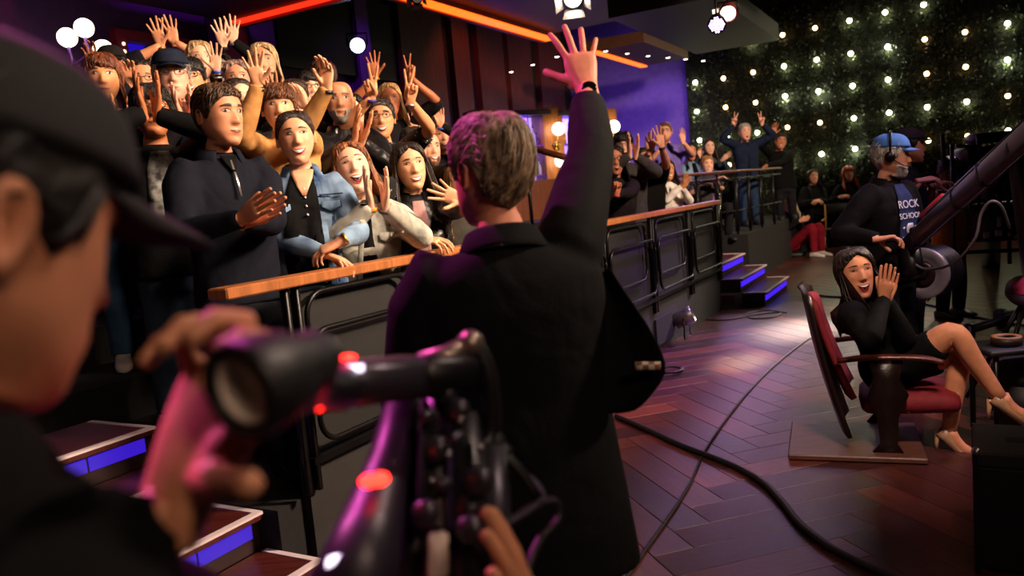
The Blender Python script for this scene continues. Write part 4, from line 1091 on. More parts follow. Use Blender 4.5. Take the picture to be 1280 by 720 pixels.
# ================================================================== people
DENIM = mat('blue_denim', '1c4070', .85, .3, 5, .002, 300, fold=.035, col2='84a2be'); LDENIM = mat('pale_denim', '9a9c92', .85, .22, 9, .002, 300, fold=.03, col2='d6d2c0')
LEATHER = mat('black_leather', '141214', .32, .2, 10, .002, 60, fold=.05); TAN = cloth('b8844e'); NAVY = cloth('12141f')
GOLD = mat('gold', 'c89a3a', .3, .05, metal=.9); BLUEB = mat('blue_band', '2a58b8', .5, 0); ORB = mat('orange_band', 'd8801a', .5, 0); WATCHB = mat('black_watch', '121214', .4, 0); SILV = mat('silver_band', 'b8b4b0', .3, .05, metal=.8); PURB = mat('purple_band', '3a2a8a', .5, 0)
UP = (0, 0, 1); CAMD = (.15, -1, 0)
G_FRONT = None
def fl(x, y, d):
    b_ = float(np.dot(at(x, y, d), AW)); return tier(b_)
def P(x, y, d, label, **k):
    k.setdefault('floor', fl(x, y, d)); return person((x, y, d), label=label, **k)

# --- front row at the barrier
BLKT = cloth('0a0a0c')
P(275, 146, 3.40, 'man in navy quarter-zip pullover clapping at the barrier end, short brown hair', a=42, ah=58, s=1.04, skin='cd8a66', mouth='closed', hair=('short', '2e1d12', '5a3a20'), pitch=-3,
  top=dict(mat=NAVY, name='pullover', collar=NAVY, collar_gap=30, bands=[('R', GOLD, .014, -.02, 'gold_watch')],
           panels=[dict(name='undershirt', mat=BLKT, rows=[(-.19, -.035, .035), (-.22, -.026, .026), (-.26, -.004, .004)], o=.016), dict(name='zip', mat=SILV, rows=[(-.21, -.004, .004), (-.30, -.004, .004), (-.36, -.004, .004)], o=.020)]),
  hands=[('C', 326, 262, 3.05, (.85, -.35, .35))], trousers='15161c')
STITCH = cloth('b89a68', fold=0); DDEN = mat('dark_denim_seam', '1e3a5c', .85, .2, 9)
jp = [dict(name='black_top', mat=BLKT, rows=[(-.20, -.045, .055), (-.26, -.052, .080), (-.36, -.055, .110), (-.48, -.058, .125), (-.60, -.062, .125), (-.72, -.07, .11)], o=.011),
      dict(name='neckline', mat=skin_mat('dda07c'), rows=[(-.178, -.056, .056), (-.22, -.042, .046), (-.26, -.022, .034), (-.30, -.001, .016)], o=.016),
      dict(name='seam', mat=DDEN, rows=[(-.300, -.17, -.062), (-.306, -.17, -.062)], o=.014), dict(name='seam', mat=DDEN, rows=[(-.40, -.122, -.116), (-.72, -.112, -.106)], o=.014), dict(name='pocket_flap', mat=DDEN, rows=[(-.338, -.156, -.066), (-.366, -.156, -.066), (-.386, -.116, -.104)], o=.013),
      dict(name='pocket_flap', mat=DENIM, rows=[(-.335, .075, .155), (-.360, .075, .155), (-.375, .110, .120)], o=.016), dict(name='pocket_flap', mat=DENIM, rows=[(-.335, -.150, -.065), (-.360, -.150, -.065), (-.378, -.112, -.100)], o=.016),
      dict(name='placket', mat=DENIM, rows=[(-.24, -.070, -.046), (-.48, -.082, -.056), (-.74, -.094, -.068)], o=.017)]
P(370, 173, 3.78, 'smiling woman in blue denim jacket resting her hand on the wooden rail', a=18, ah=16, sex='f', s=1.0, skin='dda07c', mouth='smile', hair=('pulled', '20130e', '3a241a'), lip='b03a40', roll=-3,
  top=dict(mat=DENIM, name='denim_jacket', collar=DENIM, collar_gap=38, panels=jp, bands=[('L', GOLD, .012, -.03, 'gold_bracelet')], buttons=[(.004 - .0 * k, -.27 - .04 * k) for k in range(4)]),
  hands=[('R', 408, 318, 3.52, (.80, -.25, -.35), (0, -.15, -1), 'relax'), ('L', 424, 302, 3.50, (-.85, -.15, -.35), (0, .4, -1), 'relax')], trousers='4a4038')
jp = [dict(name='black_top', mat=BLKT, rows=[(-.20, -.04, .04), (-.36, -.03, .035), (-.50, -.045, .045), (-.60, -.05, .06)], o=.010), dict(name='plaid_shirt', mat=plaid_mat('grey_plaid', '8a867e', '3a3a3c', 60), rows=[(-.60, -.05, .05), (-.70, -.06, .06), (-.78, -.07, .07)], o=.010),
      dict(name='pocket_flap', mat=LDENIM, rows=[(-.34, .065, .15), (-.37, .065, .15), (-.385, .10, .115)], o=.016), dict(name='pocket_flap', mat=LDENIM, rows=[(-.34, -.145, -.06), (-.37, -.145, -.06), (-.385, -.11, -.09)], o=.016), dict(name='placket', mat=LDENIM, rows=[(-.27, .026, .05), (-.5, .035, .06), (-.76, .055, .08)], o=.016)]
P(441, 212, 4.12, 'laughing woman in pale denim jacket clapping, straight auburn hair', a=16, ah=14, pitch=14, roll=-8, sex='f', s=1.06, skin='e8b294', mouth='open', hair=('long', '6a3a20', 'a8683a'), hl=.31, lip='b8584c',
  top=dict(mat=LDENIM, name='denim_jacket', collar=LDENIM, collar_gap=36, panels=jp, bulk=.022, sb=.024, bands=[('R', ORB, .016, -.02), ('L', mat('grey_watch', '6a5a52', .4, 0), .018, -.02, 'watch')], buttons=[(.040, -.40 - .09 * k, SILV) for k in range(4)]),
  hands=[('C', 470, 232, 3.72, (.05, -.25, 1), .035)], trousers='3a4660')
P(512, 209, 4.52, 'smiling woman in black jacket waving one hand, long black hair', a=20, ah=22, roll=-6, sex='f', s=1.06, skin='d9a078', mouth='smile', hair=('long', '0e0908', '2a1a16'), hl=.42, lip='b0524a',
  top=dict(mat=mat('black_satin', '0d0c0d', .38, .2, 10, .002, 60, fold=.05), name='jacket', bulk=.02, sb=.024, collar=BLKT, panels=[dict(name='pink_top', mat=cloth('a8807c'), rows=[(-.21, -.03, .03), (-.30, -.035, .045), (-.45, -.03, .05), (-.6, -.03, .05)], o=.010)]),
  hands=[('L', 578, 250, 4.02, (-.85, -.25, .42), (.1, -1, .15), 'open', (.8, .1, -.6)), ('R', 528, 300, 4.1, (.8, -.3, -.1), (0, .3, -1), 'relax')])
P(575, 232, 5.0, 'woman in grey top with loose light brown hair, beside the black satin jacket', a=20, ah=30, sex='f', s=1.0, skin='e0aa88', mouth='closed', hair=('long', '7a5030', 'b08050'), hl=.36, top=dict(col='38342f', name='top', sleeve='short'))

# --- second row
P(190, 141, 3.85, 'man in black jacket and glasses clapping before his face, behind navy pullover man', a=30, ah=26, pitch=6, s=1.03, skin='b06a40', mouth='closed', hair=('fringe', '0c0908'), glasses='1a1614',
  top=dict(mat=BLKT, name='jacket', bulk=.02, sb=.022, panels=[dict(name='printed_shirt', mat=mat('grey_print', '1c1c1e', .7, .9, 22, col2='8a8a88'), rows=[(-.21, -.04, .04), (-.30, -.07, .07), (-.45, -.08, .08), (-.62, -.08, .08)], o=.010)]),
  hands=[('C', 184, 116, 3.62, (.08, -.2, 1), .03)], trousers='2c3a4c')
P(215, 97, 4.25, 'man in navy cap and dark suit over pale blue shirt, clapping', a=28, ah=24, s=1.04, skin='d89a80', mouth='closed', hair=('short', '8a8078'), glasses='3a3430', cap='1a2030',
  top=dict(col='1c1a20', name='suit_jacket', collar=cloth('1c1a20'), collar_gap=30, panels=[dict(name='blue_shirt', mat=cloth('8ca4cc'), rows=[(-.19, -.04, .04), (-.28, -.035, .035), (-.40, -.02, .02), (-.5, -.006, .006)], o=.013)]),
  hands=[('C', 229, 131, 3.98, (0, -.2, 1))])
P(298, 127, 4.5, 'woman in red floral blouse and round dark earrings behind navy pullover man', a=35, ah=40, sex='f', s=1.0, skin='d8a888', mouth='closed', hair=('pulled', '2a1812'), top=dict(mat=mat('red_floral', '5a1420', .8, .95, 24, col2='120a0c'), name='blouse'))
P(349, 136, 4.40, 'woman in tan sweater raising both open hands, short brown hair', a=15, ah=14, sex='f', s=1.04, skin='d89c74', mouth='closed', hair=('fringe', '4a2a18', '7a4a2a'),
  top=dict(mat=TAN, name='sweater', bulk=.014, sb=.018, bands=[('R', WATCHB, .022, -.02, 'watch', BLACK), ('L', WATCHB, .016, -.02, 'wristband')]),
  hands=[('R', 322, 107, 4.06, (.0, -.1, 1), (.2, -1, 0), 'open', (-.1, -1, -.3)), ('L', 409, 110, 4.06, (.08, -.1, 1), (-.2, -1, 0), 'relax', (-.25, -1, -.3))], trousers='3a3a44')
P(425, 128, 4.85, 'bald man with grey goatee in black leather jacket, clapping', a=18, ah=12, s=1.02, skin='c98a64', mouth='closed', hair=('none', '5a5048'), beard='6a625a',
  top=dict(mat=LEATHER, name='leather_jacket', bulk=.022, sb=.024, collar=LEATHER, bands=[('L', BLUEB, .014, -.02)]), hands=[('C', 452, 157, 4.5, (.35, -.2, .9))])
P(440, 143, 5.5, 'dark haired woman with open mouth between bald man and man in dotted shirt', a=12, ah=14, sex='f', s=1.03, skin='e6b090', mouth='o', hair=('long', '120a08'), hl=.34, lip='a83038', top=dict(col='1a1416', name='top'))
P(476, 149, 5.15, 'man in black dotted shirt and glasses raising two V signs', a=14, ah=10, s=1.02, skin='c8885e', mouth='smile', hair=('short', '2a1c14'), glasses='2a2420',
  top=dict(mat=dots_mat('dotted_shirt', '0c0b0c', 'd8d4cc', 42, .16), name='shirt', sleeve='short', bands=[('R', PURB, .016, -.02), ('L', SILV, .012, -.02)]),
  hands=[('R', 464, 122, 4.76, (.05, -.1, 1), (.1, -1, 0), 'vsign'), ('L', 513, 127, 4.76, (.2, -.1, 1), (0, -1, 0), 'vsign')])

# --- third row and further back
P(129, 99, 4.40, 'woman with reddish brown bob and beige jacket clapping behind the dark cap', a=26, ah=24, sex='f', s=1.06, skin='d6905f', mouth='closed', hair=('bangs', '4a2012', '8a4a2a'), hl=.19, lip='a04838', shoulder_drop=0,
  top=dict(col='a8947c', name='jacket', panels=[dict(name='black_top', mat=BLKT, rows=[(-.23, -.03, .03), (-.34, -.05, .05), (-.5, -.05, .05)], o=.012)], bands=[('L', BLUEB, .016, -.02)]), hands=[('C', 151, 142, 4.12, (.1, -.2, 1))], trousers='33506e', shoes='d8d0c8')
P(141, 84, 5.3, 'person in dark cap half hidden behind the woman with reddish bob', a=20, s=1.0, skin='8a5238', hair=('short', '120c0a'), cap='1a1416', top=dict(col='2a1a2a', sleeve='long'), hands=[('R', 116, 86, 5.1, UP, CAMD, 'relax')])
P(180, 103, 4.95, 'dark haired woman with glasses behind clapping man in black jacket', a=22, sex='f', skin='d29068', hair=('recede', '160d0a'), glasses='3a2a20', mouth='smile', top=dict(col='15121a'), hands=[('R', 163, 108, 4.75, (.1, -.1, 1), CAMD, 'relax')])
P(238, 99, 4.95, 'young man with glasses peering over the shoulder of the dark suit', a=14, skin='d29468', mouth='smile', hair=('fringe', '0e0a09'), glasses='16120f', top=dict(col='6a7a94', name='shirt'))
P(196, 80, 5.7, 'person behind the navy cap stretching two open hands highest of all', a=18, skin='cf8c66', hair=('short', '20140e'), top=dict(col='141118', sleeve='roll', bands=[('R', GOLD, .012, -.02)]),
  hands=[('R', 201, 57, 5.45, (-.08, -.1, 1), CAMD, 'open'), ('L', 219, 53, 5.6, (-.15, -.1, 1), CAMD, 'open')])
P(250, 76, 5.5, 'blonde woman singing with a raised hand wearing blue wristband and bracelets', a=16, ah=30, sex='f', skin='e0a888', mouth='o', hair=('long', '9a7448', 'd0b080'), hl=.25,
  top=dict(col='1c1216', bands=[('L', BLUEB, .016, -.01), ('L', SILV, .012, -.045, 'bracelet')]), hands=[('L', 271, 88, 5.1, (.05, -.15, 1), CAMD, 'open')])
P(276, 88, 6.1, 'person in black sleeves raising both hands near the red cove light', a=10, skin='e4b89a', hair=('short', '20140f'), top=dict(col='0c0a0c', bands=[('L', SILV, .02, -.02, 'bracelet'), ('R', WATCHB, .016, -.02)]),
  hands=[('R', 279, 57, 5.8, (-.05, -.1, 1), CAMD, 'open'), ('L', 292, 52, 5.9, (.1, -.1, 1), CAMD, 'open')])
P(297, 101, 5.2, 'woman with long greying hair behind the tan sleeve', a=20, sex='f', skin='c88a6a', hair=('long', '7a5a50', 'b09088'), hl=.33, top=dict(col='4a4644'))
P(330, 80, 5.4, 'bearded person with long wavy blond hair waving from the back row', a=16, ah=12, s=1.05, skin='cc8664', hair=('long', '9a7850', 'd8b888'), hl=.27, beard='2a1a12', mouth='open', top=dict(col='1a1214'),
  hands=[('L', 350, 128, 5.0, (-.1, -.2, 1), CAMD, 'open'), ('R', 338, 134, 5.1, (.15, -.1, 1), CAMD, 'flat')])
P(369, 124, 5.15, 'woman calling out with hand beside her cheek, brown hair', a=14, sex='f', skin='dea07c', mouth='o', hair=('pulled', '2e1a12'), top=dict(col='101014'), hands=[('L', 383, 134, 5.0, (-.45, -.1, .9), (-.3, -.9, 0), 'flat')])
P(387, 112, 5.7, 'woman with black hair and glasses in white top in back row', a=18, ah=30, sex='f', skin='e2ab8a', mouth='o', hair=('bangs', '0c0808'), hl=.2, glasses='1a1414', top=dict(col='c8c0c4'))
P(403, 97, 6.2, 'red brown haired person partly hidden by tan raised sleeve', a=-10, ah=-60, sex='f', skin='c08060', hair=('long', '3a1810'), hl=.26, top=dict(col='8a7a78'))
P(487, 126, 6.1, 'laughing blonde woman with both arms raised behind the V signs', a=12, ah=10, sex='f', skin='a8603c', mouth='open', hair=('long', 'a87a48', 'd8b078'), hl=.32,
  top=dict(col='161216', sleeve='half', bands=[('R', GOLD, .02, -.02)]), hands=[('R', 469, 95, 5.8, (0, -.1, 1), CAMD, 'open'), ('L', 514, 98, 5.9, (.05, -.1, 1), CAMD, 'vsign')])
P(524, 168, 6.5, 'fair haired person in dark top raising open hand with blue wristband', a=22, sex='f', skin='e0a080', mouth='smile', hair=('fringe', '8a6040'), top=dict(col='14101a', bands=[('R', BLUEB, .02, -.02)]), hands=[('R', 516, 165, 6.1, (.2, -.1, 1), CAMD, 'open')])
P(551, 171, 6.6, 'woman in black long sleeves lifting a flat hand behind the main man', a=22, sex='f', skin='dc9878', mouth='smile', hair=('pulled', '2a1a14'), top=dict(col='0e0c0e', bands=[('L', BLUEB, .014, -.02)]), hands=[('L', 551, 158, 6.3, UP, CAMD, 'flat')])
P(518, 182, 5.7, 'brown haired man reaching an olive sleeve towards the main man', a=35, skin='c88a66', mouth='closed', hair=('short', '24160f'), top=dict(col='3a3220', sb=.02), hands=[('L', 576, 203, 4.9, (.8, -.5, .3), (0, 0, -1), 'flat')])
P(536, 187, 5.95, 'bald bearded man grinning and reaching a violet sleeve forward', a=30, skin='dc9a7c', mouth='smile', hair=('bald', '5a4030'), beard='6a4a38', top=dict(col='2c2444', sb=.02, bands=[('L', BLUEB, .018, -.01)]), hands=[('L', 566, 182, 5.3, (.8, -.4, .5), (0, -1, -.3), 'flat')])

# --- right of the main man, behind the barrier
P(768, 201, 7.3, 'shouting woman with glasses and fist raised, just right of raised sleeve', a=-4, ah=2, sex='f', s=1.04, skin='b87050', mouth='o', hair=('long', '1a100c'), hl=.24, glasses='2a1c18', top=dict(col='1c1618', bands=[('L', mat('red_band', 'a02830', .5, 0), .014, -.02)]), hands=[('L', 771, 242, 6.75, (.1, -.1, 1), (0, -1, 0), 'fist')])
P(779, 183, 7.6, 'man in grey sweatshirt and glasses clapping high before his face', a=8, ah=-4, s=1.05, skin='e0a890', mouth='closed', hair=('fringe', '0e0a0a'), glasses='141010', top=dict(col='3a3636', name='sweatshirt', sleeve='long', sb=.022), hands=[('C', 791, 181, 7.2, (.05, -.15, 1), .03)])
P(805, 200, 8.3, 'man in black tee with one bare arm raised high and watch', a=5, s=1.05, skin='d08e70', hair=('short', '1a1210'), top=dict(col='0e0c0e', name='tee', sleeve='short', bands=[('L', WATCHB, .022, -.02, 'watch')]), hands=[('L', 827, 183, 7.5, (-.15, -.1, 1), CAMD, 'open'), ('R', 812, 190, 7.6, (.05, -.1, 1), CAMD, 'flat')])
P(832, 165, 11.2, 'man in violet shirt and glasses standing before the violet wall', a=18, ah=-20, s=1.03, skin='cf9078', mouth='closed', hair=('short', '5a3a24'), glasses='2a2020', top=dict(col='6a5aa8', name='shirt', sleeve='half'), hands=[('L', 854, 178, 10.9, (0, 0, 1), CAMD, 'flat'), ('R', 826, 186, 10.9, (.2, -.2, 1), CAMD, 'relax')], trousers='3a3a8a', floor=.62)
def seated(knee_f=.46, spread=.09, col='18181c', shoe='1c1a1c', shin=.44, shin_f=.02):
    def fn(root, tw, Mt, s):
        r, f = Mt[0] * s, Mt[1] * s; hp = tw((0, 0, -.80)); z0 = root.location.z; tr = MB()
        tr.ell(hp - f * .0 + np.array((0, 0, .02)), (.19 * s, .15 * s, .12 * s), 14, 9, 0, Mt)
        for sg in (-1, 1):
            h = hp + r * sg * spread; kn = h + f * knee_f + r * sg * .03; kn[2] = z0 + shin * s + .05; an = kn + f * shin_f; an[2] = z0 + .09
            tr.tube(spline([h, (h + kn) / 2, kn, (kn + an) / 2, an], 13), np.linspace(.092, .060, 13) * s, 12)
            m = MB(); ft = an.copy(); ft[2] = z0; m.loft(shoe_rings(ft, Mt[1], Mt[0], s)); m.build('shoe', mat('shoe', shoe, .5, .1), root)
        tr.build('trousers', cloth(col), root, remesh=.024, sm=3)
    return fn
def stool(p, h, label, m=None, r=.19):
    z0 = p[2]; t = thing('stool', p, label, 'stool'); q = MB(); q.lathe(p + np.array((0, 0, h - .06)), [(.01, 0), (r, 0), (r + .01, .02), (r, .055), (.01, .06)], 20); q.build('seat', m or BLACK, t)
    for k in range(4):
        an = math.pi / 4 + k * math.pi / 2; e = np.array((math.cos(an), math.sin(an), 0))
        q = MB(); q.cyl(p + e * r * .95, p + e * r * .6 + np.array((0, 0, h - .06)), .014, None, 8); q.build('leg', BLACKM, t)
def seat_under(o, label, h=.44):
    p = np.array(o['tw']((0, 0, -.80))); z0 = o['root'].location.z; stool(np.array((p[0], p[1], z0)), max(.25, p[2] - .10 - z0), label)
o = P(834, 213, 10.2, 'smiling seated woman in white top with long dark hair, behind the gallery rail', a=25, ah=15, sex='f', skin='c08058', mouth='smile', hair=('long', '120a08'), hl=.34, top=dict(col='d0c8c4', name='top'), hands=[('C', 857, 226, 9.9, (.5, -.2, .8))], legs=seated(knee_f=.32, col='8a5a3a'), floor=.62, lod=1); seat_under(o, 'black stool under the woman in white top')
P(863, 190, 12.2, 'dark haired woman in denim jacket by the gallery rail', a=20, ah=10, sex='f', skin='c07c58', mouth='o', hair=('long', '140c0a'), hl=.3, top=dict(mat=DENIM, name='denim_jacket', panels=[dict(name='black_top', mat=BLKT, rows=[(-.2, -.03, .03), (-.4, -.05, .05), (-.7, -.05, .05)], o=.02)]), floor=.70, lod=1)
P(886, 184, 12.5, 'woman with long straight hair clapping before the hedge, dark denim', a=18, ah=4, sex='f', skin='dca890', hair=('long', '2a1a14'), hl=.42, top=dict(col='2e3a48'), hands=[('L', 903, 200, 12.2, (.6, -.4, .5), CAMD, 'flat'), ('R', 874, 196, 12.2, (0, -.2, 1), CAMD, 'relax')], floor=.70, lod=1)
o = P(884, 206, 11.5, 'young man with curly blond hair in grey tee leaning on gallery rail', a=20, ah=5, s=1.0, skin='e0a68c', mouth='smile', hair=('short', '8a5a30', 'c08a50'), top=dict(col='3a363a', name='tee', sleeve='short'), hands=[('L', 893, 224, 11.15, (.7, -.2, .2), (0, 0, -1), 'relax'), ('R', 876, 228, 11.15, (.8, -.2, 0), (0, 0, -1), 'relax')], legs=seated(knee_f=.28, shin_f=-.05), floor=.62, lod=1); seat_under(o, 'black stool under the young man in grey tee')
P(931, 165, 13.0, 'man in navy button shirt holding up two V signs before the hedge', a=6, ah=4, s=1.06, skin='e0a088', mouth='o', hair=('short', '9a9490'), top=dict(col='182038', name='shirt', panels=[dict(name='placket', mat=cloth('141a2e'), rows=[(-.2, -.014, .014), (-.45, -.014, .014), (-.75, -.014, .014)], o=.016)]), hands=[('R', 917, 156, 12.8, (.15, 0, 1), CAMD, 'vsign'), ('L', 953, 155, 12.8, (-.1, 0, 1), CAMD, 'vsign')], trousers='24344e', floor=.70, lod=1)
P(976, 177, 13.9, 'smiling man in black waving at the far end of the gallery rail', a=-8, ah=-6, roll=12, s=1.06, skin='b87250', mouth='smile', hair=('short', '120c0a'), cap=None, top=dict(col='09090a'), hands=[('R', 967, 168, 13.6, (.2, 0, 1), CAMD, 'open'), ('L', 958, 207, 13.4, (-.3, -.5, -.1), (0, 0, -1), 'relax')], floor=.70, lod=1, off=(.06, 0, 0))

# --- on the studio floor, far right
p = at(986, 249, 14.3)
o = person((986, 250, 14.3), label='seated woman with blonde hair, black jacket and red trousers by the platform', a=38, ah=22, sex='f', s=1.08, skin='d89880', hair=('long', 'b8a080', 'e0d0b0'), hl=.36, top=dict(col='0d0c0e'), hands=[('C', 1006, 274, 14.0, (.7, -.4, .3))], legs=seated(col='7a1426', shoe='dcd4d0', spread=.08), floor=0.0, lod=1)
p = np.array(o['tw']((0, 0, -.80))); q = MB(); q.box((p[0], p[1], (p[2] - .1) / 2), (.45, .45, p[2] - .1), 0, AX, .02); tag(q.build('seat_box', BLACK), 'plain black box seat under the woman in red trousers', 'box')
person((1016, 221, 15.0), label='smiling woman in loose black clothes with long black hair by the hedge', a=8, ah=4, sex='f', s=1.06, skin='d09070', mouth='smile', hair=('long', '0d0808'), hl=.45, top=dict(col='0c0b0c', bulk=.035, sb=.03), hands=[('R', 1018, 251, 14.7, (.6, -.3, -.1), (0, .5, -.8), 'relax'), ('L', 1024, 250, 14.7, (-.6, -.3, -.1), (0, .5, -.8), 'relax')], floor=0, trousers='0a0a0a', shoes='2a2426', lod=1)
person((1060, 217, 14.7), label='smiling woman with bright red curly hair, black top and jeans', a=4, ah=-6, sex='f', s=1.08, skin='dc9c80', mouth='smile', hair=('bangs', '8a1a10', 'd84a28'), hl=.34, top=dict(col='0d0b0d'), hands=[('L', 1060, 245, 14.4, (-.7, -.3, .1), (0, .4, -.8), 'relax'), ('R', 1050, 246, 14.4, (.7, -.3, .1), (0, .4, -.8), 'relax')], floor=0, trousers='2c3c4c', shoes='d8d4d0', lod=1)
# crane operator
TEE = cloth('2a3458'); JACK = cloth('0b0a0c')
op = person((1114, 196, 5.25), label='crane operator in blue cap, black jacket and printed navy tee, white hair', a=30, ah=66, pitch=-5, s=1.06, skin='c98a70', mouth='closed', hair=('short', 'b8b0a8', 'e0dcd8'), cap=mat('blue_cap', '3a6cb4', .8, .1, 20), beard='b0a49c',
  top=dict(mat=JACK, name='jacket', bulk=.024, sb=.026, collar=JACK, collar_gap=44, panels=[dict(name='printed_tee', mat=TEE, rows=[(-.20, -.045, .045), (-.28, -.06, .075), (-.42, -.06, .095), (-.58, -.055, .10), (-.74, -.05, .10)], o=.012)]),
  hands=[('R', 1096, 299, 4.95, (.9, -.15, .05), (.1, -.2, -1), 'grip')], floor=0, trousers='0b0b0d', shoes='141214', lod=0)
def shirt_text(o, txt, z, x, size, m):
    fc = bpy.data.curves.new('print', 'FONT'); fc.body = txt; fc.size = size; fc.align_x = 'CENTER'; fc.extrude = .001
    Mt = o['Mt']; p = o['tw']((x, 0, z)); hit = o['raw'].ray_cast(Vector(p + Mt[1] * .6), Vector(-Mt[1])); q = np.array(hit[0]) + Mt[1] * .022
    tmp = bpy.data.objects.new('print_curve', fc); COL.objects.link(tmp); dg = bpy.context.evaluated_depsgraph_get(); me = bpy.data.meshes.new_from_object(tmp.evaluated_get(dg)); bpy.data.objects.remove(tmp)
    ob = bpy.data.objects.new('shirt_print', me); COL.objects.link(ob); ob.parent = o['root']; me.materials.clear(); me.materials.append(m)
    n = np.array(hit[1]); n = n if np.dot(n, Mt[1]) > 0 else -n; n = unit(n); xr = unit(np.cross((0, 0, 1.0), n)); yu = np.cross(n, xr)
    ob.matrix_local = Matrix(((xr[0], yu[0], n[0], q[0] - o['root'].location.x), (xr[1], yu[1], n[1], q[1] - o['root'].location.y), (xr[2], yu[2], n[2], q[2] - o['root'].location.z), (0, 0, 0, 1)))
PRW = mat('white_print', 'd8d8e0', .7, 0)
shirt_text(op, 'ROCK', -.345, .018, .072, PRW); shirt_text(op, 'SCHOOL', -.41, .018, .052, PRW); shirt_text(op, 'GENER', -.665, .02, .052, PRW); shirt_text(op, '2018', -.72, .02, .028, PRW)
g = MB()
mic = [op['tw']((.02, 0, z)) for z in (-.46, -.60)]
for z, w, nm in ((-.455, .030, 'mic_head'), (-.50, .026, 'mic'), (-.55, .020, 'mic')): pass
op['chest']([(-.44, .0, .04), (-.455, -.012, .052), (-.49, -.012, .052), (-.505, .0, .04)], 'mic_print', PRW, .018, 6); op['chest']([(-.515, -.006, .046), (-.525, -.006, .046)], 'mic_print', PRW, .018, 4); op['chest']([(-.535, .004, .036), (-.60, .010, .030)], 'mic_print', PRW, .018, 4)
for z in (-.46, -.52, -.58):
    for x in (-.035, .075): op['chest']([(z, x - .006, x + .006), (z - .014, x - .006, x + .006)], 'dot_print', PRW, .018, 3)
# headset of the crane operator
q = MB(); q.tube(op['hw'](spline([(.088, -.01, .0), (.095, -.012, .08), (.06, -.012, .145), (0, -.012, .158), (-.06, -.012, .145), (-.095, -.012, .08), (-.088, -.01, .0)], 24)), .008, 6)
for sg in (-1, 1): q.ell(op['hw']((sg * .092, -.01, -.002)), (.020, .034, .036), 14, 9, 0, op['Mh'])
q.tube(op['hw'](spline([(.095, .0, -.01), (.085, .06, -.05), (.05, .105, -.06)], 10)), .004, 6); q.build('headset', BLACKM, op['root'])
person((1137, 184, 6.3), label='second camera operator in dark cap behind the crane operator, bare forearm forward', a=62, ah=70, s=1.04, skin='b87460', hair=('short', '120c0a'), cap='241a2a', top=dict(col='0a090a', name='tee', sleeve='short'), hands=[('R', 1150, 226, 6.0, (.9, -.1, .1), (0, .3, -.9), 'grip'), ('L', 1166, 232, 6.3, (.9, 0, .2), (0, 0, -1), 'grip')], floor=0, trousers='0a0a0a', lod=1)
person((1186, 214, 7.4), label='camera assistant in yellow shirt bending behind the crane arm', a=20, ah=-10, pitch=-35, skin='5a3a2a', hair=('short', '0a0808'), top=dict(col='b8803a', name='shirt', sleeve='half', sb=.02), hands=[('R', 1176, 240, 6.9, (.8, -.2, -.1), (0, 0, -1), 'grip'), ('L', 1200, 238, 6.9, (-.8, -.2, -.1), (0, 0, -1), 'grip')], floor=0, lod=1)

# --- laughing woman in the theatre seat
KN = {}
def woman_extra(body, tw, hw):
    hp = tw((0, 0, -.80)); 
    # under leg: hip, knee, ankle straight down ; upper leg crossed over it
    k1 = at(1199, 442, 4.12); a1 = at(1186, 543, 4.14); k2 = at(1192, 416, 4.02); a2_ = at(1252, 500, 4.0)
    h1 = hp + np.array((.03, .06, -.02)); h2 = hp + np.array((.03, -.08, .02))
    for h, k, an in ((h1, k1, a1), (h2, k2, a2_)):
        body.tube(spline([h, h * .5 + k * .5, k, k * .62 + an * .38, an], 18), np.interp(np.linspace(0, 1, 18), (0, .3, .48, .54, .68, 1), (.088, .074, .056, .052, .055, .034)), 14)
    for an, dv in ((a1, np.array((.62, -.25, -.75))), (a2_, np.array((.75, -.2, -.65)))):
        dv = unit(dv); pts = [an + np.array((0, 0, .02)), an + dv * .05 + np.array((0, 0, -.01)), an + dv * .12, an + dv * .17 + np.array((.02, 0, 0))]
        body.tube(spline(pts, 9), [(.036, .034)] + [(.034, .036)] * 3 + [(.03, .040)] * 3 + [(.02, .036), (.010, .022)], 12)
    KN.update(h1=h1, h2=h2, k1=k1, k2=k2, a1=a1, a2=a2_)
def woman_legs(root, tw, Mt, s):
    tr = MB()
    for h, k in ((KN['h1'], KN['k1']), (KN['h2'], KN['k2'])):
        e = h * .30 + k * .70; tr.tube(spline([h - (k - h) * .2, h, e], 9), np.linspace(.125, .086, 9), 16)
    hp = tw((0, 0, -.78)); tr.ell(hp, (.19, .16, .16), 16, 10, 0, Mt)
    tr.build('skirt', BLKT, root, remesh=.015, sm=4)
    for an, dv in ((KN['a1'], np.array((.62, -.25, -.75))), (KN['a2'], np.array((.75, -.2, -.65)))):
        dv = unit(dv); sd = unit(np.cross(dv, (0, 0, 1))); up_ = unit(np.cross(sd, dv)); q = MB()
        toe = an + dv * .185; g = []
        for k, w in ((-.045, .030), (.0, .036), (.05, .037), (.10, .040), (.15, .034), (.185, .012)):
            c = an + dv * k - up_ * .030; g.append([c + sd * w * math.sin(t) - up_ * (.012 * math.cos(t)) + up_ * (.035 if abs(t) > 1.8 and (k < .02 or k > .12) else .012 if abs(t) > 1.2 else 0) for t in np.linspace(-2.3, 2.3, 11)])
        q.grid(g); c = an - dv * .04 - up_ * .03; q.tube([c, c + np.array((-.01, 0, -.055)), c + np.array((-.01, 0, -.095))], [.016, .008, .006], 8)
        q.build('high_heel', mat('nude_shoe', 'b08868', .35, .1), root, solid=.004)
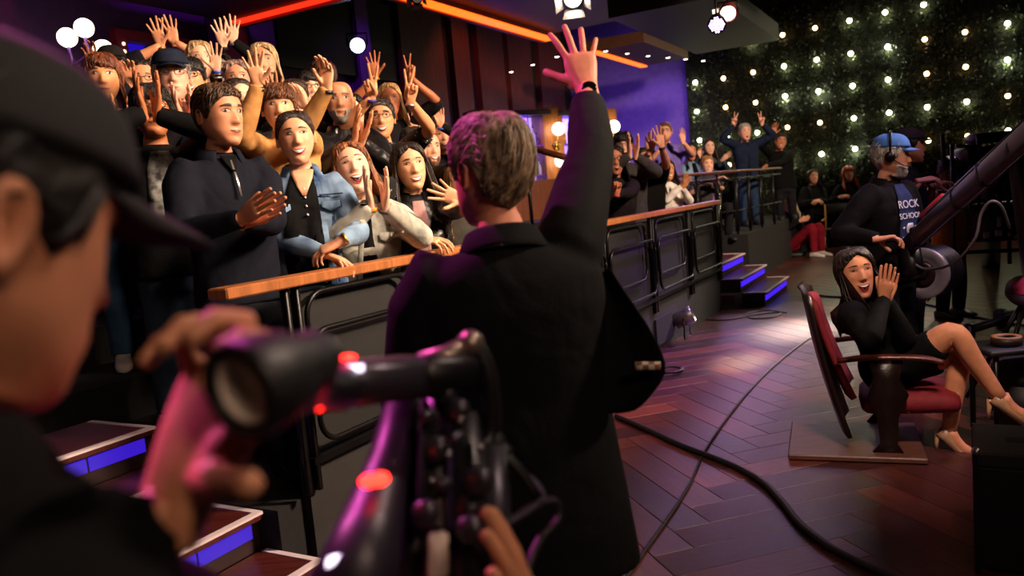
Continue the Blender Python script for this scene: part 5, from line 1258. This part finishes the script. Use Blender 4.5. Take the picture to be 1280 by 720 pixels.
lw = person((1069, 341, 4.20), label='laughing woman in black dress clapping in the red theatre seat, legs crossed', a=48, ah=-4, pitch=4, roll=-6, sex='f', s=1.02, skin='cf8a66', mouth='open', hair=('long', '0e0807', '2a1812'), hl=.44, lip='b8424a', locks=700,
  top=dict(mat=BLKT, name='dress_top', bulk=.012, bands=[]), hands=[('C', 1110, 352, 3.98, (.12, -.15, 1), .024)], legs=woman_legs, mesh_extra=woman_extra, floor=0, off=(.15, .03, .25), lod=0)
# theatre seat
t = thing('theatre_seat', ground(1090, 566), 'dark wooden theatre seat with red upholstery under the laughing woman', 'chair')
RED = mat('red_velvet', '7a1020', .75, .15, 30, .002, 200); CW = wood('dark_chair_wood', '1c100e', .35, (6, 6, 6), .2)
cf = lw['Mt'][1]; cf = unit(np.array((.93, -.37, 0))); cr = np.cross(cf, (0, 0, 1.0)); c0 = np.array(lw['tw']((0, 0, -.80))); CA = np.stack([cr, cf, np.array((0, 0, 1.0))])
sz_ = c0[2] - .10
def cs(r, f, z): return np.array((c0[0], c0[1], 0)) + cr * r + cf * f + np.array((0, 0, z))
g = []
for f, z, th in ((-.17, sz_ - .02, .09), (-.10, sz_, .12), (.1, sz_ + .02, .13), (.26, sz_ + .015, .12), (.32, sz_ - .02, .07)):
    g.append([cs(r_, f, z - th * (1 if lo else 0)) for r_, lo in ((-.24, 0), (-.1, 0), (.1, 0), (.24, 0), (.24, 1), (.1, 1), (-.1, 1), (-.24, 1))])
q = MB(); q.loft(g); q.build('seat', RED, t, subd=1)
def back_pts(off, w, z0, z1):
    g = []
    for k in np.linspace(0, 1, 9):
        z = z0 + (z1 - z0) * k; f = -.22 - .17 * k - .02 * math.sin(k * 3); ww = w * (1 - .10 * max(0, k - .6) / .4 * (k > .6))
        g.append([cs(x * ww, f + .035 * (x * x - 1) + off, z - .03 * x * x * (k > .95)) for x in np.linspace(-1, 1, 9)])
    return g
q = MB(); q.grid(back_pts(0, .255, sz_ - .22, sz_ + .56)); q.build('back_shell', CW, t, solid=.022)
q = MB(); q.grid(back_pts(.028, .215, sz_ - .02, sz_ + .52)); q.build('backrest', RED, t, solid=.03)
for sg in (-1, 1):
    q = MB(); q.tube(spline([cs(sg * .27, -.27, sz_ + .20), cs(sg * .275, -.1, sz_ + .215), cs(sg * .275, .12, sz_ + .21), cs(sg * .275, .22, sz_ + .185)], 12), [(.016, .030)] * 12, 10, 0, (0, 0, 1)); q.build('armrest', wood('red_wood_arm', '4a1a14', .3, (6, 6, 6), .2), t)
    q = MB(); q.loft([[cs(sg * .27 + dx, f, z) for f, dx in ((f0, -.014), (f1, -.014), (f1, .014), (f0, .014))] for z, f0, f1 in ((.03, -.12, .03), (.08, -.08, .0), (sz_ - .10, -.09, .01), (sz_ + .02, -.13, .06), (sz_ + .10, -.10, .02), (sz_ + .20, -.12, .04))]); q.build('side_frame', CW, t)
q = MB(); q.box(cs(.05, -.20, .018), (.62, .66, .030), 0, CA, .006); 
tag(q.build('floor_board', wood('maple_board', '5e3a30', .4, (1.5, 14, 14), .2), smooth=False), 'reddish wooden board on the floor under the theatre seat', 'board')
# ================================================================== main man, camera operator, rig and props
GREYH = ('short', '6a5240', 'b0947a')
MANJ = mat('dark_navy_velvet', '08080e', .85, .25, 8, .0015, 200, fold=.02, spec=.2)
mm = person((613, 216, 1.92), label='man in dark navy blazer seen from behind, right arm raised and waving, greying hair', a=192, ah=214, pitch=2, s=1.06, bw=1.06, bd=1.10, skin='d88a70', hair=GREYH, locks=2600, lod=0, off=(.05, 0, 0), hl=.3, head_w=1.0,
  top=dict(mat=MANJ, name='blazer', bulk=.024, sb=.022, hem=-.98, cut=.88, collar=MANJ, collar_h=.03, hand=1.16, bands=[('R', mat('dark_bracelet', '2a2424', .35, .3, 60, metal=.5), .022, -.022, 'watch', mat('watch_glass', '0c0c10', .1, 0))]),
  hands=[('R', 733, 110, 2.34, (-.08, .45, .9), (-.05, .9, -.45), 'open', (.8, -.3, .3)), ('L', 600, 470, 2.2, (.2, .4, -.6), (0, .5, .4), 'relax')], floor=0.0, trousers='0a0a0c')
# front flap of the open blazer swinging out, plaid lining
q = MB(); g = []
for y, xl, xr, dl, dr in ((330, 752, 760, 1.98, 1.96), (360, 745, 778, 1.98, 1.93), (400, 740, 808, 1.97, 1.90), (440, 738, 830, 1.96, 1.88), (465, 738, 836, 1.95, 1.88), (490, 738, 818, 1.95, 1.90), (512, 738, 797, 1.95, 1.91)):
    g.append([at(xl + (xr - xl) * k, y + 6 * math.sin(k * 3), dl + (dr - dl) * k + .03 * math.sin(k * math.pi)) for k in np.linspace(0, 1, 9)])
q.grid(g); fo = q.build('blazer_flap', MANJ, mm['root'], solid=.008, subd=1)
q = MB(); q.grid([[at(x, y, 1.865) for x in np.linspace(794, 826, 5)] for y in np.linspace(452, 462, 3)]); q.build('pocket_lining', plaid_mat('check_lining', 'd8ccc0', '8a5a48', 70), mm['root'], solid=.003)

OPJ = cloth('08080a')
oper = person((-42, 292, .57), label='camera operator in black cap close to the lens, seen from behind his ear', a=148, ah=150, pitch=-20, roll=-2, s=1.0, skin='b87c5c', hair=('short', '100c0a'), cap=mat('black_cap', '0b0a0b', .85, .2), brim=1.7, lod=0, locks=200,
  top=dict(mat=OPJ, name='jacket', bulk=.02, sb=.016, sleeve='long', cut=.60, hand=1.12, collar=OPJ),
  hands=[('R', 222, 622, .63, (.42, .25, .82), np.cross(unit((.88, -.42, -.30)), unit((.42, .25, .82))), 'eyecup', (-.7, -.1, -.9)), ('L', 690, 850, .92, (-.22, -.05, .95), (-.9, .1, -.2), 'flat', (.6, .4, -1))], floor=0.0, trousers='0a0a0a')

RIGM = mat('rig_black_metal', '141218', .38, .15, metal=.35); RIGP = mat('rig_grey_metal', '3a3640', .35, .15, metal=.6); REDL = glow('red_tally_light', 'ff2418', 9); WHL = glow('white_tally_light', 'f4e6ff', 2.5)
t = thing('studio_camera', at(520, 700, .95), 'blurred broadcast camera with big viewfinder eyecup gripped by the operator', 'camera')
ec = at(306, 487, .555); ax = unit((-.50, -.84, -.10))
q = MB(); q.lathe(ec, [(.022, -.075), (.023, -.055), (.031, -.040), (.036, -.016), (.037, .0), (.0355, .006), (.031, .008), (.0265, .003), (.025, -.009)], 28, 0, ax); eo = q.build('eyecup', RUBBER, t)
q = MB(); q.lathe(ec, [(.0262, -.005), (.0256, .0035), (.0205, .0035), (.0195, -.004)], 28, 0, ax); q.build('lens_ring', mat('silver_ring', 'd8c8bc', .4, .05), eo)
q = MB(); q.lathe(ec, [(.021, -.009), (.014, -.006), (.001, -.005)], 28, 0, ax); q.build('eyepiece_lens', mat('eyepiece_glass', '040406', .05, 0, spec=.8), eo)
vb = ec - ax * .07
q = MB(); q.tube(spline([vb, at(385, 484, .70), at(425, 485, .84)], 8), [.022, .022, .022, .022, .022, .023, .024, .025], 16); q.build('viewfinder_tube', RIGM, t)
va = unit(at(545, 470, .98) - at(412, 484, .87)); vs = unit(np.cross(va, (0, 0, 1.0))); VA = np.stack([va, vs, np.cross(vs, va)])
q = MB(); q.box((at(412, 480, .87) + at(530, 470, .97)) / 2, (.125, .06, .048), 0, VA, .008); vf = q.build('viewfinder_body', RIGP, t)
q = MB(); q.box(at(432, 447, .865), (.022, .012, .006), 0, VA, .002); q.build('tally_lamp', REDL, vf)
q = MB(); q.box(at(438, 461, .855), (.034, .004, .008), 0, VA, .001); q.build('status_lamp', WHL, vf)
q = MB(); q.ell(at(398, 507, .70), .0045, 10, 7); q.build('tally_lamp', REDL, vf)
q = MB(); q.box((at(520, 465, .95) + at(600, 470, 1.02)) / 2, (.11, .05, .05), 0, VA, .008); q.build('mount_block', RIGM, t)
q = MB(); q.tube([at(525, 455, .97), at(560, 446, .99), at(588, 428, 1.0)], [.014, .015, .012], 12); q.ell(at(588, 430, 1.0), .018, 12, 8); q.build('clamp_arm', mat('warm_steel', '8a7a70', .35, .1, metal=.7), t)
q = MB(); q.tube(spline([at(590, 425, 1.0), at(610, 470, 1.0), at(614, 540, 1.0), at(600, 560, .99)], 12), .012, 10); q.build('hoop_bracket', RIGM, t)
q = MB(); q.tube([at(508, 490, 1.02), at(486, 580, .96), at(462, 660, .88), at(436, 760, .80)], [.024, .027, .036, .050], 18); q.build('pan_barrel', mat('violet_black_barrel', '25202e', .42, .15, metal=.3), t)
q = MB(); q.ell(at(462, 601, .865), (.013, .008, .008), 12, 8, 0, VA); q.ell(at(474, 599, .865), (.013, .008, .008), 12, 8, 0, VA); q.build('tally_lamp', REDL, t)
for x0, y0, x1, y1, r, mt, nm in ((548, 500, 545, 760, .020, RIGP, 'rod'), (578, 520, 592, 760, .026, RIGM, 'rod'), (612, 560, 622, 760, .022, RIGP, 'rod'), (526, 540, 512, 760, .016, RIGM, 'rod')):
    q = MB(); q.tube([at(x0, y0, 1.0), at((x0 + x1) / 2, (y0 + y1) / 2, .96), at(x1, y1, .90)], r, 14); q.build(nm, mt, t)
q = MB(); q.box(at(566, 716, 1.04), (.11, .10, .24), 0, VA, .015); q.build('camera_body', RIGM, t)
for x0, y0, x1, y1, w, mt in ((532, 505, 528, 640, .030, RIGP), (560, 520, 563, 690, .018, mat('violet_lit_plate', '3a2c50', .35, .15, metal=.5)), (588, 560, 594, 700, .024, RIGM), (548, 585, 548, 660, .014, mat('warm_steel', '8a7a70', .35, .1, metal=.7)), (605, 600, 610, 720, .016, mat('warm_steel', '8a7a70', .35, .1, metal=.7))):  # one plate has the purple light put into its colour
    q = MB(); q.tube([at(x0, y0, .98), at(x1, y1, .93)], [(.006, w)] * 2, 8, 0, (1, 0, 0)); q.build('plate', mt, t, smooth=False)
for x, y in ((536, 520), (572, 548), (556, 606), (592, 636), (545, 655)):
    q = MB(); q.box(at(x, y, .93), (.022, .012, .016), 0, VA, .003); q.build('switch_block', RIGP, t)
for x, y in ((576, 525), (560, 568), (540, 600), (600, 560)):
    q = MB(); q.ell(at(x, y, .94), .005, 8, 6); q.build('bolt', STEEL, t)
for x, y, d_, r in ((548, 560, .95, .016), (575, 512, .97, .014), (600, 600, .95, .018), (535, 640, .90, .015), (590, 660, .90, .016), (560, 492, .97, .012)):
    q = MB(); q.lathe(at(x, y, d_), [(.001, 0), (r, .0), (r * 1.05, .012), (r * .8, .018), (.001, .018)], 14, 0, unit((-.3, -.9, .2))); q.build('knob', RIGP, t)
q = MB(); q.box(at(600, 575, 1.0), (.10, .03, .03), 0, VA, .006); q.tube(spline([at(630, 570, 1.0), at(650, 590, 1.0), at(672, 622, 1.0)], 8), .008, 8); q.ell(at(620, 552, 1.0), .012, 10, 7); q.build('focus_handle', RIGM, t)
q = MB(); q.tube(spline([at(640, 585, 1.02), at(668, 605, 1.02), at(676, 625, 1.0), at(650, 645, .98), at(625, 660, .96)], 16), .006, 8); q.build('cable', mat('violet_cable', '2a2038', .4, .1), t)
q = MB(); q.tube(spline([at(655, 640, 1.02), at(690, 626, 1.04), at(698, 650, 1.04), at(672, 680, 1.0), at(650, 740, .96)], 16), .006, 8); q.build('cable', RUBBER, t)
q = MB(); q.box(at(424, 712, .80), (.03, .010, .030), 0, VA, .004); q.build('status_lamp', WHL, t)
q = MB(); q.box(at(548, 694, .88), (.028, .012, .05), 0, VA, .005); q.build('label_plate', mat('pale_plate', 'b8a49c', .4, .1), t)
q = MB(); q.tube([at(545, 760, .95), np.array((at(545, 760, .95)[0], at(545, 760, .95)[1] + .05, .1))], .055, 16); q.lathe(np.array((at(545, 760, .95)[0], at(545, 760, .95)[1] + .05, 0)), [(.001, 0), (.30, 0), (.30, .05), (.1, .12), (.05, .14)], 20); q.build('pedestal', RIGM, t)

# ------------------------------------------------------------------ crane
t = thing('camera_crane', ground(1235, 440), 'black camera crane with slanting boom and steel counterweights at its tail', 'crane')
b0 = at(1132, 310, 5.15); b1 = at(1330, 128, 3.2); ba = unit(b1 - b0); bs_ = unit(np.cross(ba, (0, 0, 1.0))); BAX = np.stack([ba, bs_, np.cross(bs_, ba)])
BOOM = mat('boom_graphite', '443e4a', .45, .15, metal=.3)
q = MB(); q.box((b0 + b1) / 2, (np.linalg.norm(b1 - b0), .075, .115), 0, BAX, .02); q.build('boom', BOOM, t)
for k in (.12, .45, .62):
    q = MB(); q.box(b0 + (b1 - b0) * k, (.035, .085, .125), 0, BAX, .01); q.build('boom_collar', RIGM, t)
q = MB(); q.tube([at(1150, 276, 5.2), at(1300, 135, 3.9)], .016, 10); q.build('tension_rod', RIGM, t)
q = MB(); q.tube([at(1153, 271, 5.15), at(1180, 246, 4.95)], .026, 12); q.build('red_sleeve', mat('red_grip', 'b01c2c', .5, .1), t)
q = MB(); q.tube(spline([at(1140, 303, 5.1), at(1118, 300, 5.05), at(1102, 302, 5.0)], 8), .014, 10); q.build('steering_handle', RIGM, t)
wa = unit((-.72, -.66, .02)); wc = at(1152, 342, 5.35)
for k in range(7):
    q = MB(); c = wc - wa * .045 * k; q.lathe(c, [(.045, -.034), (.165, -.034), (.172, -.028), (.172, -.006), (.165, 0), (.12, 0), (.115, -.006), (.045, -.006)], 28, 0, wa); q.build('counterweight', mat('steel_weight', '8a8290', .4, .15, 14, metal=.5) if k == 0 else RIGM, t)
q = MB(); q.lathe(wc, [(.045, -.35), (.045, .01), (.03, .02), (.02, .06), (.001, .065)], 16, 0, wa); q.build('weight_axle', RIGM, t)
q = MB(); q.lathe(wc, [(.088, .0), (.09, .006), (.05, .008), (.046, .002)], 24, 0, wa); q.build('hub_plate', mat('dark_hub', '2a1418', .4, .2, metal=.4), t)
q = MB(); q.box(b0 + ba * .1 - np.array((0, 0, .12)), (.16, .10, .2), 0, BAX, .02); q.build('tail_bracket', RIGM, t)
q = MB(); q.tube(spline([at(1134, 322, 5.1), at(1155, 336, 4.9), at(1190, 330, 4.7), at(1218, 300, 4.5), at(1226, 268, 4.45), at(1238, 252, 4.4), at(1252, 258, 4.4), at(1262, 285, 4.5)], 30), .008, 8); q.build('loose_cable', mat('grey_cable', '5a5458', .45, .1), t)
pb = ground(1300, 420); q = MB(); q.cyl(pb, b0 + (b1 - b0) * .80, .07, .05, 16); q.build('crane_post', RIGM, t)
q = MB()
for dx, dy in ((-.6, 0), (.6, 0), (0, .5), (0, -.5)): q.tube([pb + np.array((0, 0, .22)), pb + np.array((dx, dy, .10))], .035, 10); q.lathe(pb + np.array((dx, dy, .08)), [(.02, -.025), (.08, -.025), (.08, .025), (.02, .025)], 16, 0, (1, 0, 0))
q.build('dolly', RIGM, t)

# second broadcast camera beyond the crane
p = ground(1238, 330); t = thing('studio_camera', p, 'distant black broadcast camera with pipes and cables beyond the crane boom', 'camera')
q = MB(); q.box(at(1240, 205, 7.4), (.62, .34, .34), 0, None, .03); q.build('camera_body', RIGM, t)
q = MB(); q.box(at(1240, 172, 7.3), (.40, .2, .10), 0, None, .02); q.build('viewfinder', RIGP, t)
for (x0, y0, x1, y1) in ((1178, 168, 1180, 210), (1195, 182, 1222, 183), (1190, 206, 1270, 202), (1222, 168, 1224, 190), (1205, 214, 1250, 216), (1190, 180, 1192, 330), (1260, 230, 1262, 330), (1215, 300, 1280, 296), (1200, 316, 1285, 312)):
    q = MB(); q.tube([at(x0, y0, 7.15), at(x1, y1, 7.15)], .018, 8); q.build('pipe', RIGP if y0 < 300 else RIGM, t)
q = MB(); q.cyl(p, at(1240, 225, 7.4), .12, .08, 16); q.build('pedestal', RIGM, t)
WL = mat('white_sticker', 'd8d0d8', .5, .05)
for x, y, w, h in ((1233, 259, .04, .06), (1249, 277, .04, .09), (1233, 294, .05, .05), (1248, 291, .06, .05), (1262, 293, .03, .03), (1270, 296, .03, .03)):
    q = MB(); q.box(at(x, y, 7.0), (w, .01, h), 0, None, .003); q.build('sticker', WL, t)
q = MB(); q.box(at(1252, 276, 7.2), (.5, .3, .34), 0, None, .03); q.build('equipment_box', mat('plum_box', '2a1a24', .5, .2), t)
for k in range(4):
    q = MB(); q.tube(spline([at(1210 + 12 * k, 240, 7.1), at(1215 + 14 * k, 268 + 6 * k, 7.0), at(1230 + 10 * k, 250, 7.05), at(1245 + 8 * k, 300, 7.1)], 16), .010, 6); q.build('cable', RUBBER, t)

# ------------------------------------------------------------------ props on the stage floor
def cable(pts, r, label, m, zs=None):
    P_ = [ground(x, y, r + .001) for x, y in pts]; q = MB(); q.tube(spline(P_, max(20, len(pts) * 9)), r, 8); return tag(q.build('floor_cable', m), label, 'cable')
cable([(770, 520), (800, 533), (850, 556), (892, 572), (925, 586), (955, 604), (980, 630), (1000, 655), (1035, 682), (1075, 703), (1130, 728)], .016, 'thick black cable winding across the wooden floor towards the flight case', RUBBER)
cable([(1034, 414), (1010, 424), (970, 455), (935, 490), (905, 528), (880, 566), (862, 605), (835, 648), (805, 690), (775, 735)], .007, 'thin black cable running from the theatre seat towards the camera', RUBBER)
cable([(1122, 372), (1150, 378), (1190, 388), (1230, 398), (1262, 404), (1320, 412)], .012, 'violet lit cable crossing the floor behind the laughing woman', mat('violet_black_cable', '3a2c48', .35, .1))
cable([(1003, 352), (998, 358), (1010, 366), (1030, 370), (1060, 372)], .012, 'short black cable by the red trousered woman\'s feet', RUBBER)
cable([(850, 392), (870, 398), (905, 400), (930, 396), (948, 393), (975, 390), (968, 396), (940, 398), (935, 392), (960, 388), (983, 391)], .007, 'looped cable lying before the far steps', RUBBER)
cable([(848, 394), (840, 404), (832, 416), (824, 428)], .006, 'thin pale cord below the silver spotlight', mat('pale_cord', '8a8278', .5, .1))
q = MB()
for k in range(4):
    c = ground(836, 462, .010 + .012 * k); a_ = np.linspace(0, 2 * math.pi, 25); q.tube(c + np.stack([(.12 - .008 * k) * np.cos(a_), (.12 - .008 * k) * np.sin(a_), 0 * a_], 1), .006, 6)
tag(q.build('cable_coil', RUBBER), 'coil of black cable on the floor below the blazer flap', 'cable')
# flight case
c = ground(1222, 716); fy = unit((.50, .866, 0)); fx = np.array((fy[1], -fy[0], 0)); FA = np.stack([fx, fy, np.array((0, 0, 1.0))])
t = thing('flight_case', c + fx * .3 + fy * .17, 'black flight case with two slots in its lid, bottom corner by the high heel', 'case')
def fb(q, x0, x1, y0, y1, z0, z1, bev=0): q.box(c + fx * (x0 + x1) / 2 + fy * (y0 + y1) / 2 + np.array((0, 0, (z0 + z1) / 2)), (x1 - x0, y1 - y0, z1 - z0), 0, FA, bev)
CASE = mat('case_black', '0c0b0d', .5, .2, 30, .002, 120)
q = MB(); fb(q, 0, .62, 0, .36, .02, .40, .008); q.build('case_body', CASE, t, smooth=False)
q = MB(); fb(q, -.005, .625, -.005, .365, .40, .455, .008); lid = q.build('lid', mat('case_lid', '1e1b1e', .65, .2, 30, .002, 120), t, smooth=False)
for x in (.10, .36):
    q = MB(); fb(q, x, x + .11, .14, .20, .450, .4565, .002); q.build('slot', mat('slot_black', '020202', .9, 0), lid, smooth=False)
for x in (-.008, .61):
    for y in (-.008, .35):
        q = MB(); fb(q, x, x + .018, y, y + .018, 0, .455, .004); q.build('corner_edge', mat('case_edge', '2a2630', .35, .1, metal=.6), t, smooth=False)
q = MB(); q.ell(c + fx * .004 + fy * .004 + np.array((0, 0, .455)), .016, 10, 7); q.build('corner_ball', STEEL, t)
# black pouf, low table with tape roll, pink topped stand
c2 = ground(1285, 528); t = thing('pouf', c2, 'black padded pouf behind the flight case at the frame edge', 'stool')
q = MB(); q.lathe(c2, [(.001, .24), (.16, .24), (.175, .28), (.17, .33), (.12, .36), (.001, .365)], 24); q.build('cushion', mat('black_cushion', '101014', .8, .15), t)
q = MB(); q.lathe(c2, [(.001, 0), (.165, 0), (.165, .24), (.001, .24)], 24); q.build('drum_base', BLACK, t)
c3 = at(1275, 432, 4.3); t = thing('low_table', np.array((c3[0], c3[1], 0)), 'low black table carrying a roll of tape, beside the laughing woman\'s knee', 'table')
q = MB(); q.box(c3, (.50, .30, .03), 0, None, .006); q.build('tabletop', BLACK, t)
for dx in (-.2, .2):
    for dy in (-.11, .11):
        q = MB(); q.cyl(np.array((c3[0] + dx, c3[1] + dy, 0)), c3 + np.array((dx, dy, 0)), .015, None, 8); q.build('leg', BLACKM, t)
c4 = at(1258, 427, 4.28); c4[2] = c3[2] + .015; t = thing('tape_roll', c4, 'roll of dark tape with tan top on the low black table', 'tape')
q = MB(); q.lathe(c4, [(.045, 0), (.075, 0), (.075, .045), (.045, .045), (.044, .02)], 24); q.build('roll', mat('dark_tape', '2a1a16', .5, .1), t)
q = MB(); q.lathe(c4, [(.046, .040), (.046, .049), (.073, .049), (.073, .040)], 24); q.build('paper_top', mat('tan_paper', 'a87848', .6, .1), t)
c5 = at(1284, 362, 4.7); t = thing('folding_stool', np.array((c5[0], c5[1], 0)), 'folding stool with pink round pad and slanting dark legs at frame edge', 'stool')
q = MB(); q.lathe(c5, [(.001, -.05), (.10, -.05), (.115, -.02), (.11, .02), (.001, .03)], 20, 0, unit((-.3, -.5, .9))); q.build('rim', mat('violet_rim', '2a2038', .5, .1), t)
q = MB(); q.lathe(c5, [(.085, .02), (.08, .034), (.001, .038)], 20, 0, unit((-.3, -.5, .9))); q.build('pad', mat('pink_pad', 'b01c58', .7, .1), t)
for dx, dy in ((-.28, -.1), (.28, .1), (-.25, .22), (.28, -.18)):
    q = MB(); q.tube([c5 - np.array((0, 0, .03)), np.array((c5[0] + dx, c5[1] + dy, .01))], .014, 8); q.build('leg', BLACKM, t)
# director's chair by the red-haired woman
c6 = ground(1049, 316); t = thing('folding_chair', c6, 'pale wooden folding chair frame standing before the red haired woman', 'chair')
PINE = wood('pale_pine', 'b08040', .45, (8, 8, 2), .2)
for s_ in (-.22, .22):
    o_ = AW * s_ + AU * -.1
    for aa, bb, nm in (((-.24, .0), (.24, .44), 'leg'), ((.24, .0), (-.24, .44), 'leg'), ((.20, .42), (.24, .88), 'back_post'), ((-.26, .62), (.24, .62), 'armrest')):
        q = MB(); p0_ = c6 + o_ + AU * aa[0] + np.array((0, 0, aa[1])); p1_ = c6 + o_ + AU * bb[0] + np.array((0, 0, bb[1])); q.tube([p0_, p1_], .016, 8); q.build(nm, PINE, t)
q = MB(); q.box(c6 - AU * .1 + np.array((0, 0, .445)), (.46, .42, .012), 0, np.stack([AU, AW, np.array((0, 0, 1.0))]), .003); q.build('seat', BLACK, t)
q = MB(); q.box(c6 + AU * .13 + np.array((0, 0, .80)), (.012, .44, .16), 0, np.stack([AU, AW, np.array((0, 0, 1.0))]), .003); q.build('backrest', BLACK, t)
